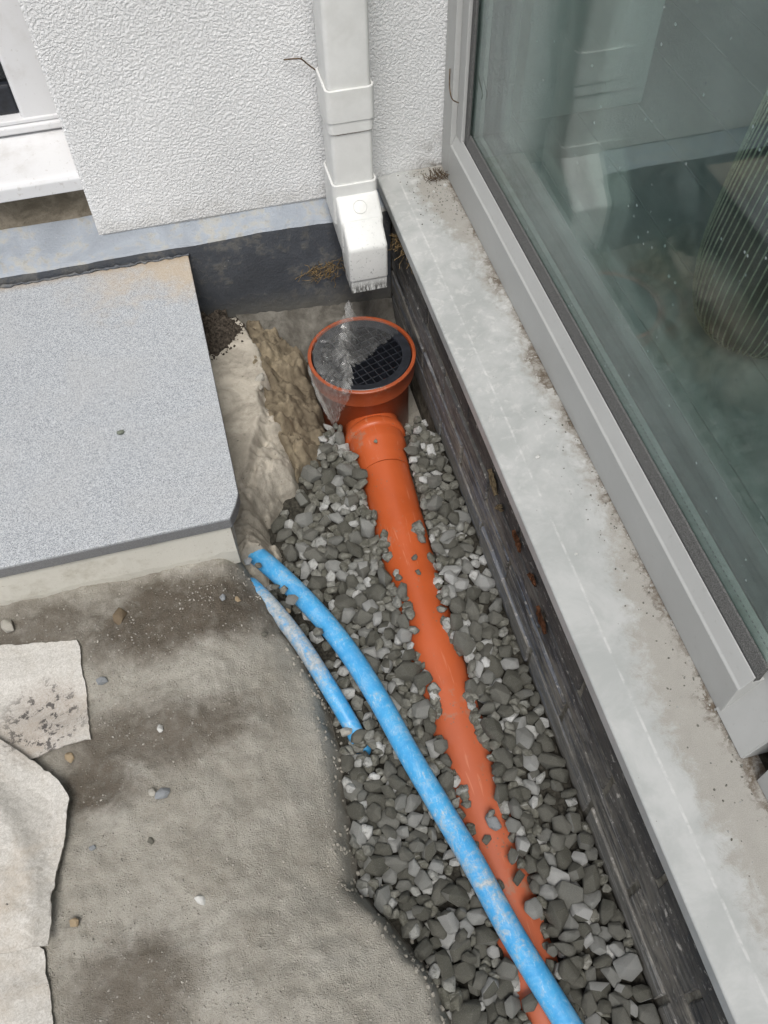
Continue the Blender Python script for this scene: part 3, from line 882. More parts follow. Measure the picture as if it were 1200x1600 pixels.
# ------------------------------------------------------------------ glazed wall on the right
XB = 0.332
glazed = thing('glazed_wall', 'brick dwarf wall carrying a big grey framed window with metal sill', 'wall', (XB, 0.4, 0))
bm = bmesh.new()
box(bm, XB + 0.0035, 0.56, -3.0, 1.3255, -0.2, 0.246)
obj('mortar', bm, M_MORTAR, glazed)
bricks = {}
def brick_mesh(L, var):
    b = bmesh.new()
    box(b, 0, 0.05, -L / 2, L / 2, -0.027, 0.027, 0.0028, 2)
    for v in b.verts:
        if v.co.x < 0.01:
            v.co.x += RND.uniform(-0.0012, 0.0012)
    me = bpy.data.meshes.new('brick')
    b.normal_update(); b.to_mesh(me); b.free()
    me.materials.append(M_BRICK)
    return me
PITCH = 0.236
for ci, (zc, j0) in enumerate(((0.2525, 0.260), (0.190, 0.135), (0.1275, 0.260), (0.065, 0.150), (0.0025, 0.268), (-0.060, 0.150))):
    if ci in (0, 5): continue
    y = j0 - PITCH * 4
    while y < 1.3255:
        a, b = y + 0.004, min(y + PITCH - 0.004, 1.3245)
        if b - a > 0.03:
            L = round(b - a, 3)
            if L not in bricks: bricks[L] = [brick_mesh(L, k) for k in range(3)]
            o = bpy.data.objects.new('brick', RND.choice(bricks[L]))
            COL.objects.link(o)
            o.parent = glazed
            o.location = (RND.uniform(-0.001, 0.001), (a + b) / 2 - 0.4, zc)
        y += PITCH

XF = 0.4395        # face of the frame
XG = 0.4600        # outer glass
SZ = 0.276
bm = bmesh.new()
YN, YE = -3.0, 1.3675
box(bm, XF, XF + 0.030, YE - 0.047, YE, SZ - 0.002, 2.6, 0.0015)             # wall jamb
gw = obj('window', bm, M_RAIL, glazed, loc=(XF, 0.4, SZ))
gw['label'] = 'big fixed double glazed window in a grey metal frame'
bm = bmesh.new()
box(bm, XF + 0.009, XF + 0.040, YE - 0.078, YE - 0.0475, SZ, 2.6, 0.0015)
obj('jamb_rebate', bm, M_RAIL, gw)
bm = bmesh.new()
box(bm, XF + 0.014, XG - 0.0012, YE - 0.094, YE - 0.0785, SZ + 0.06, 2.6, 0.002)
prism(bm, [(XG - 0.0078, 0.3570), (XG - 0.0006, 0.3570), (XG - 0.0006, 0.3860), (XG - 0.0026, 0.3845), (XG - 0.0076, 0.3690)], 'y', 0.268, YE - 0.095)
prism(bm, [(XG - 0.0078, 0.3570), (XG - 0.0006, 0.3570), (XG - 0.0006, 0.3860), (XG - 0.0026, 0.3845), (XG - 0.0076, 0.3690)], 'y', YN, 0.190)
obj('gasket', bm, M_GASKET, gw)
# metal sill: flat shelf, fold, sloping nose, lip
bm = bmesh.new()
prof = [(XF + 0.02, SZ), (0.3525, SZ), (0.3195, SZ - 0.0035), (0.3175, SZ - 0.0055), (0.3175, 0.2505), (0.3215, 0.2505), (0.3215, SZ - 0.008), (0.3525, SZ - 0.005), (XF + 0.02, SZ - 0.005)]
prism(bm, prof, 'y', YN, YE, 0.0007, 1)
obj('sill', bm, M_SILL, gw)
# bottom rail, far length and the short length past the post
RAIL = [(XF, SZ + 0.0005), (XF, 0.3425), (XF + 0.0026, 0.3452), (XG - 0.0096, 0.3665), (XG - 0.0082, 0.3670), (XG - 0.0080, 0.3560), (XG + 0.03, 0.356), (XG + 0.03, SZ + 0.0005)]
bm = bmesh.new()
prism(bm, RAIL, 'y', 0.268, YE - 0.048, 0.001, 2)
obj('bottom_rail', bm, M_RAIL, gw)
bm = bmesh.new()
prism(bm, [(x + 0.004, z) for x, z in RAIL], 'y', YN, 0.190, 0.001, 2)
obj('bottom_rail', bm, M_RAIL, gw)
# slanting post foot
bm = bmesh.new()
a = [bm.verts.new(p) for p in ((XF - 0.002, 0.2765, SZ + 0.001), (XF - 0.002, 0.2145, SZ + 0.001), (XG + 0.06, 0.2145, SZ + 0.001), (XG + 0.06, 0.2765, SZ + 0.001))]
b = [bm.verts.new(p) for p in ((XF + 0.045, 0.2735, 0.41), (XF + 0.045, 0.2145, 0.41), (XG + 0.06, 0.2145, 0.41), (XG + 0.06, 0.2735, 0.41))]
c = [bm.verts.new(p) for p in ((XF + 0.045, 0.2735, 2.6), (XF + 0.045, 0.2145, 2.6), (XG + 0.06, 0.2145, 2.6), (XG + 0.06, 0.2735, 2.6))]
for p, q in ((a, b), (b, c)):
    for i in range(4): bm.faces.new([p[i], p[(i + 1) % 4], q[(i + 1) % 4], q[i]])
bm.faces.new(list(reversed(a))); bm.faces.new(c)
bmesh.ops.recalc_face_normals(bm, faces=bm.faces[:])
bmesh.ops.bevel(bm, geom=[e for e in bm.edges if e.calc_face_angle(0) > 0.6], offset=0.0015, segments=2, affect='EDGES')
obj('post', bm, M_RAIL, gw)
bm = bmesh.new()
box(bm, XG, XG + 0.004, 0.277, YE - 0.079, 0.3645, 2.55)
obj('outer_pane', bm, M_GLASS_O, gw)
bm = bmesh.new()
box(bm, XG + 0.022, XG + 0.026, 0.277, YE - 0.079, 0.3645, 2.55)
obj('inner_pane', bm, M_GLASS_I, gw)
bm = bmesh.new()
box(bm, XG, XG + 0.004, YN, 0.214, 0.3645, 2.55)
obj('outer_pane', bm, M_GLASS_O, gw)
bm = bmesh.new()
box(bm, XG + 0.0045, XG + 0.0215, 0.277, YE - 0.080, 0.3645, 0.378)
box(bm, XG + 0.0045, XG + 0.0215, YE - 0.092, YE - 0.080, 0.3785, 2.55)
sp = obj('spacer_bar', bm, M_SPACER, gw)
bm = bmesh.new()
for k in range(150):
    yy = 0.29 + k * 0.0065
    box(bm, XG + 0.0125, XG + 0.0137, yy, yy + 0.003, 0.3781, 0.3784)
o = obj('perforation', bm, M_INNER, sp)
bm = bmesh.new()
box(bm, XG + 0.0265, XG + 0.075, YN, YE - 0.079, 0.15, 0.373, 0.002)
box(bm, XG + 0.0265, XG + 0.075, YE - 0.0785, YE - 0.02, 0.15, 2.6, 0.002)
obj('inner_frame', bm, M_INNER, gw)
bm = bmesh.new()
box(bm, XF, XG + 0.075, YN, YE, 2.605, 2.9)
obj('head', bm, M_RAIL, gw)

# the room behind that glass
room = thing('room', 'dim room seen through the big window', 'room', (1.5, 0.4, 0.16))
bm = bmesh.new()
box(bm, 0.562, 4.2, 2.1, 2.25, 0.0, 2.9)
box(bm, 0.562, 4.2, -3.2, -3.0, 0.0, 2.9)
box(bm, 4.201, 4.3, -3.2, 2.25, 0.0, 2.9)
box(bm, 0.54, 4.3, -3.2, 2.25, 2.901, 3.0)
obj('wall', bm, M_ROOM, room)
bm = bmesh.new()
box(bm, 0.70, 0.988, 1.64, 1.80, 0.1605, 2.9, 0.004)
obj('pillar', bm, m_plain('white_pillar', (0.82, 0.83, 0.82), 0.7, 0.3, 8, 0.04, 0.0), room)
bm = bmesh.new()
box(bm, 0.535, 0.561, 1.376, 2.2, 0.0, 2.9)
obj('wall', bm, M_ROOM, room)
for k in range(26):
    bm = bmesh.new()
    x0 = 0.558 + k * 0.14
    box(bm, x0 + 0.0008, x0 + 0.1392, -2.99, 2.095, 0.14, 0.16 + RND.uniform(-0.0003, 0.0003), 0.0012, 1)
    obj('plank', bm, M_PLANK, room)

# tall ribbed basket inside
VC = (0.868, 0.925, 0.161)
vase = thing('wire_basket', 'tall dark basket of thin olive canes standing behind the glass', 'basket', VC)
VP = [(0.050, 0.003), (0.086, 0.016), (0.110, 0.055), (0.121, 0.12), (0.123, 0.18), (0.118, 0.27), (0.108, 0.38), (0.095, 0.50), (0.084, 0.62)]
vp = smooth_path([(r, 0, z) for r, z in VP], 5)
NR = 64
for k in range(NR):
    bm = bmesh.new()
    a = 2 * math.pi * k / NR
    tw = 0.6
    pts = [(VC[0] + p.x * math.cos(a + tw * p.z), VC[1] + p.x * math.sin(a + tw * p.z), VC[2] + p.z) for p in vp]
    tube(bm, pts, 0.0015, 5)
    obj('cane', bm, M_WIRE, vase, smooth=True)
bm = bmesh.new()
lathe(bm, [(max(p.x - 0.0035, 0.01), p.z + 0.004) for p in vp], VC, 40)
obj('liner', bm, M_LINER, vase, smooth=True)
for r, z in ((0.084, 0.62), (0.050, 0.003)):
    bm = bmesh.new()
    tube(bm, [(VC[0] + r * math.cos(t * math.pi / 24), VC[1] + r * math.sin(t * math.pi / 24), VC[2] + z) for t in range(49)], 0.003, 6)
    obj('hoop', bm, M_WIRE, vase, smooth=True)

# ------------------------------------------------------------------ downpipe
dp = thing('downpipe', 'white square rainwater downpipe ending in a shoe over the gully', 'downpipe', (0.253, 1.30, 0.3))
def rsq(bm, x0, x1, y0, y1, z0, z1, bev):
    vs0 = len(bm.verts)
    box(bm, x0, x1, y0, y1, z0, z1, bev, 3)
X0, X1, Y0, Y1 = 0.2195, 0.2895, 1.268, 1.342
def hollow(x0, x1, y0, y1, z0, z1, r, m, name, parent, t=0.0028, seg=5):
    """a square tube with rounded corners"""
    bm = bmesh.new()
    def ring(o, z):
        out = []
        for (cx, cy, a0) in ((x1 - r, y1 - r, 0), (x0 + r, y1 - r, 90), (x0 + r, y0 + r, 180), (x1 - r, y0 + r, 270)):
            for k in range(seg + 1):
                a = math.radians(a0 + 90 * k / seg)
                rr = r - o
                out.append(bm.verts.new((cx + rr * math.cos(a), cy + rr * math.sin(a), z)))
        return out
    R = [ring(0, z0), ring(0, z1 - 0.0008), ring(0.0008, z1), ring(t, z1), ring(t, z0)]
    n = len(R[0])
    for a, b in zip(R, R[1:] + R[:1]):
        for i in range(n): bm.faces.new([a[i], a[(i + 1) % n], b[(i + 1) % n], b[i]])
    bmesh.ops.recalc_face_normals(bm, faces=bm.faces[:])
    o = obj(name, bm, m, parent, smooth=True)
    o.data.set_sharp_from_angle(angle=math.radians(35))
    return o
hollow(X0, X1, Y0, Y1, 0.335, 2.85, 0.008, M_SHOE, 'pipe', dp)
c1 = hollow(X0 - 0.0042, X1 + 0.0042, Y0 - 0.0042, Y1 + 0.0042, 0.4485, 0.5005, 0.010, M_SHOE, 'collar', dp, 0.0038)
hollow(X0 - 0.0026, X1 + 0.0026, Y0 - 0.0026, Y1 + 0.0026, 0.4285, 0.4480, 0.010, M_SHOE, 'collar_skirt', c1, 0.0022)
c2 = hollow(X0 - 0.0042, X1 + 0.0042, Y0 - 0.0042, Y1 + 0.0042, 0.262, 0.3375, 0.010, M_SHOE, 'collar', dp, 0.0038)
# shoe: swept forward
def rect_ring(bm, cx, w, y0, y1, z0, z1):
    return None
bm = bmesh.new()
sx0, sx1 = X0 + 0.001, X1 + 0.0035
prof = [(1.262, 0.318), (1.2255, 0.2895), (1.2255, 0.224), (1.262, 0.224), (1.342, 0.235), (1.342, 0.310)]
prism(bm, prof, 'x', sx0 - 0.001, sx1 + 0.001, 0.006, 3)
shoe = obj('shoe', bm, M_SHOE, dp, smooth=True)
shoe.data.set_sharp_from_angle(angle=math.radians(40))
bm = bmesh.new()
prof = [(1.236, 0.2965), (1.187, 0.2615), (1.187, 0.1925), (1.240, 0.186), (1.262, 0.226)]
prism(bm, prof, 'x', sx0 + 0.0015, sx1 - 0.0015, 0.0055, 3)
nz = obj('nozzle', bm, M_SHOE, shoe, smooth=True)
nz.data.set_sharp_from_angle(angle=math.radians(40))
bm = bmesh.new()
zb, zt_ = 0.168, 0.196
xa, xb, ya, yb = sx0 + 0.004, sx1 - 0.004, 1.1905, 1.242
O = [(xa, ya), (xb, ya), (xb, yb), (xa, yb)]
I = [(xa + 0.003, ya + 0.003), (xb - 0.003, ya + 0.003), (xb - 0.003, yb - 0.003), (xa + 0.003, yb - 0.003)]
Rg = [[bm.verts.new((x, y, z)) for x, y in P] for P, z in ((O, zt_), (O, zb), (I, zb), (I, zt_))]
for a, b in zip(Rg, Rg[1:]):
    for i in range(4): bm.faces.new([a[i], a[(i + 1) % 4], b[(i + 1) % 4], b[i]])
bmesh.ops.recalc_face_normals(bm, faces=bm.faces[:])
obj('spout', bm, M_SHOE, shoe)
# moulded ring mark on the sloping top
bm = bmesh.new()
cx_, cy_, cz_ = 0.2575, 1.2445, 0.3052
sl = Vector((0, 0.0365, 0.0285)).normalized()
tube(bm, [Vector((cx_, cy_, cz_)) + Vector((1, 0, 0)) * 0.0115 * math.cos(t * math.pi / 20) + sl * 0.0115 * math.sin(t * math.pi / 20) for t in range(41)], 0.0006, 5)
obj('moulded_ring', bm, M_SHOE, shoe, smooth=True)

# ------------------------------------------------------------------ gully
GC = (0.2205, 1.113, 0.0)
gully = thing('gully', 'orange plastic gully pot with black grating under the downpipe shoe', 'drain gully', GC)
bm = bmesh.new()
lathe(bm, [(0.086, -0.14), (0.086, 0.046), (0.0895, 0.049), (0.0915, 0.054), (0.0960, 0.056), (0.0965, 0.0605), (0.0972, 0.088), (0.0985, 0.0895), (0.0985, 0.0935), (0.0965, 0.0950), (0.0925, 0.0945), (0.0915, 0.0900), (0.090, 0.05), (0.082, 0.045), (0.082, -0.14)], GC, 96)
o = obj('body', bm, M_ORANGE_SHADE, gully, smooth=True)
o.data.set_sharp_from_angle(angle=math.radians(50))
bm = bmesh.new()
lathe(bm, [(0.0740, 0.0895), (0.0890, 0.0925), (0.0905, 0.0915), (0.0905, 0.076), (0.0740, 0.076)], GC, 80, closed=True)
gr = obj('grating', bm, M_BLACK, gully, smooth=True)
gr.data.set_sharp_from_angle(angle=math.radians(35))
def bars(ang):
    ca, sa = math.cos(ang), math.sin(ang)
    for k in range(-5, 6):
        off = k * 0.0146
        half = math.sqrt(max(0.0745 ** 2 - off * off, 0))
        if half < 0.01: continue
        bm = bmesh.new()
        w = 0.0009
        ps = [(-half, off - w), (half, off - w), (half, off + w), (-half, off + w)]
        P = [(GC[0] + ca * a - sa * b, GC[1] + sa * a + ca * b) for a, b in ps]
        prism(bm, P, 'z', 0.074, 0.0885 if ang < 1 else 0.0880)
        obj('bar', bm, M_BLACK, gr)
bars(math.radians(18)); bars(math.radians(108))
bm = bmesh.new()
lathe(bm, [(0.001, 0.0), (0.0818, 0.0)], (GC[0], GC[1], -0.05), 48)
obj('water', bm, m_plain('sump_water', (0.01, 0.011, 0.012), 0.05, 0.5, 20, 0.1, 0.0), gully)
bm = bmesh.new()
tube(bm, [(0.2185, 1.055, -0.03), (0.217, 1.0, -0.03)], 0.052, 48)
obj('spigot', bm, M_ORANGE, gully, smooth=True)

# ------------------------------------------------------------------ orange drain pipe
PIPE = [(0.2170, 1.0200, -0.030), (0.2155, 0.95, -0.031), (0.2095, 0.80, -0.036), (0.2050, 0.67, -0.042), (0.2030, 0.50, -0.049), (0.2015, 0.35, -0.053), (0.2000, 0.19, -0.057), (0.1985, 0.07, -0.058), (0.195, -0.15, -0.063), (0.19, -0.5, -0.070)]
PR = 0.0455
pth = smooth_path(PIPE, 10)
bm = bmesh.new()
tube(bm, [p for p in pth if p.y < 0.93], PR, 48)
drain = obj('drain_pipe', bm, M_ORANGE, smooth=True, loc=(0.2, 0.4, -0.035))
tag(drain, 'long orange plastic drain pipe half buried in grey gravel', 'drain pipe')
drain.data.set_sharp_from_angle(angle=math.radians(50))
d0, d1 = Vector(PIPE[0]), Vector(PIPE[1])
ax = (d1 - d0).normalized()
bm = bmesh.new()
sock = [(-0.004, 0.0520), (0.000, 0.0555), (0.003, 0.0575), (0.014, 0.0578), (0.018, 0.0560), (0.0195, 0.0530), (0.040, 0.0532), (0.044, 0.0525), (0.064, 0.0470), (0.090, 0.0462), (0.094, 0.0455)]
tube(bm, [d0 + ax * s for s, r in sock], [r for s, r in sock], 56)
o = obj('socket', bm, M_ORANGE, drain, smooth=True)
o.data.set_sharp_from_angle(angle=math.radians(50))

# ------------------------------------------------------------------ blue water pipes
BP1 = [(-0.052, 0.800, 0.012), (-0.0440, 0.7870, 0.024), (-0.0069, 0.7259, 0.030), (0.0349, 0.649, 0.028), (0.0675, 0.5723, 0.026), (0.0925, 0.4915, 0.024), (0.1155, 0.3967, 0.023), (0.138, 0.3134, 0.022), (0.1586, 0.2359, 0.022), (0.1795, 0.1444, 0.022), (0.2087, 0.0443, 0.022), (0.245, -0.08, 0.022), (0.28, -0.25, 0.022), (0.30, -0.5, 0.02)]
bm = bmesh.new()
tube(bm, smooth_path(BP1, 10), 0.0160, 24)
blue1 = obj('water_pipe', bm, M_BLUE1, smooth=True, loc=(0.1155, 0.3967, 0.022))
tag(blue1, 'longer bright blue water pipe lying right across the gravel', 'water pipe', 'blue water pipes by the step')
BP2 = [(-0.0565, 0.7275, 0.018), (-0.0520, 0.7118, 0.036), (-0.0260, 0.6631, 0.036), (0.0020, 0.5989, 0.030), (0.0280, 0.5228, 0.021), (0.0460, 0.4700, 0.004), (0.0545, 0.4450, -0.020), (0.060, 0.430, -0.048)]
bm = bmesh.new()
tube(bm, smooth_path(BP2, 10), 0.0128, 24)
blue2 = obj('water_pipe', bm, M_BLUE2, smooth=True, loc=(0.0096, 0.5989, 0.025))
tag(blue2, 'short dusty blue water pipe along the soil edge, its end under the gravel', 'water pipe', 'blue water pipes by the step')

# ------------------------------------------------------------------ crushed stones: a dozen shapes
def stone_mesh(seed, flat=0.62, n=13, bev=0.075):
    r = random.Random(seed)
    b = bmesh.new()
    ex = (1.0, r.uniform(0.68, 0.9), r.uniform(0.45, flat + 0.15))
    for i in range(n):
        z = 1 - 2 * (i + 0.5) / n
        a = i * 2.39996 + r.uniform(-0.5, 0.5)
        q = math.sqrt(1 - z * z)
        k = r.uniform(0.72, 1.12)
        b.verts.new((ex[0] * k * q * math.cos(a) * 0.5, ex[1] * k * q * math.sin(a) * 0.5, ex[2] * k * z * 0.5))
    bmesh.ops.convex_hull(b, input=b.verts[:])
    lone = [v for v in b.verts if not v.link_faces]
    if lone: bmesh.ops.delete(b, geom=lone, context='VERTS')
    bmesh.ops.dissolve_limit(b, angle_limit=math.radians(12), verts=b.verts[:], edges=b.edges[:])
    bmesh.ops.bevel(b, geom=b.edges[:], offset=bev * 0.5, segments=2, affect='EDGES', profile=0.6, clamp_overlap=True)
    bmesh.ops.triangulate(b, faces=b.faces[:])
    c = sum((v.co for v in b.verts), Vector()) / len(b.verts)
    for v in b.verts: v.co -= c
    b.normal_update()
    me = bpy.data.meshes.new('stone')
    b.to_mesh(me); b.free()
    me.shade_smooth()
    me.set_sharp_from_angle(angle=math.radians(30))
    return me
NSHAPE = 16
SHAPES = [stone_mesh(100 + k) for k in range(NSHAPE)]
for me in SHAPES: me.materials.append(M_STONE)

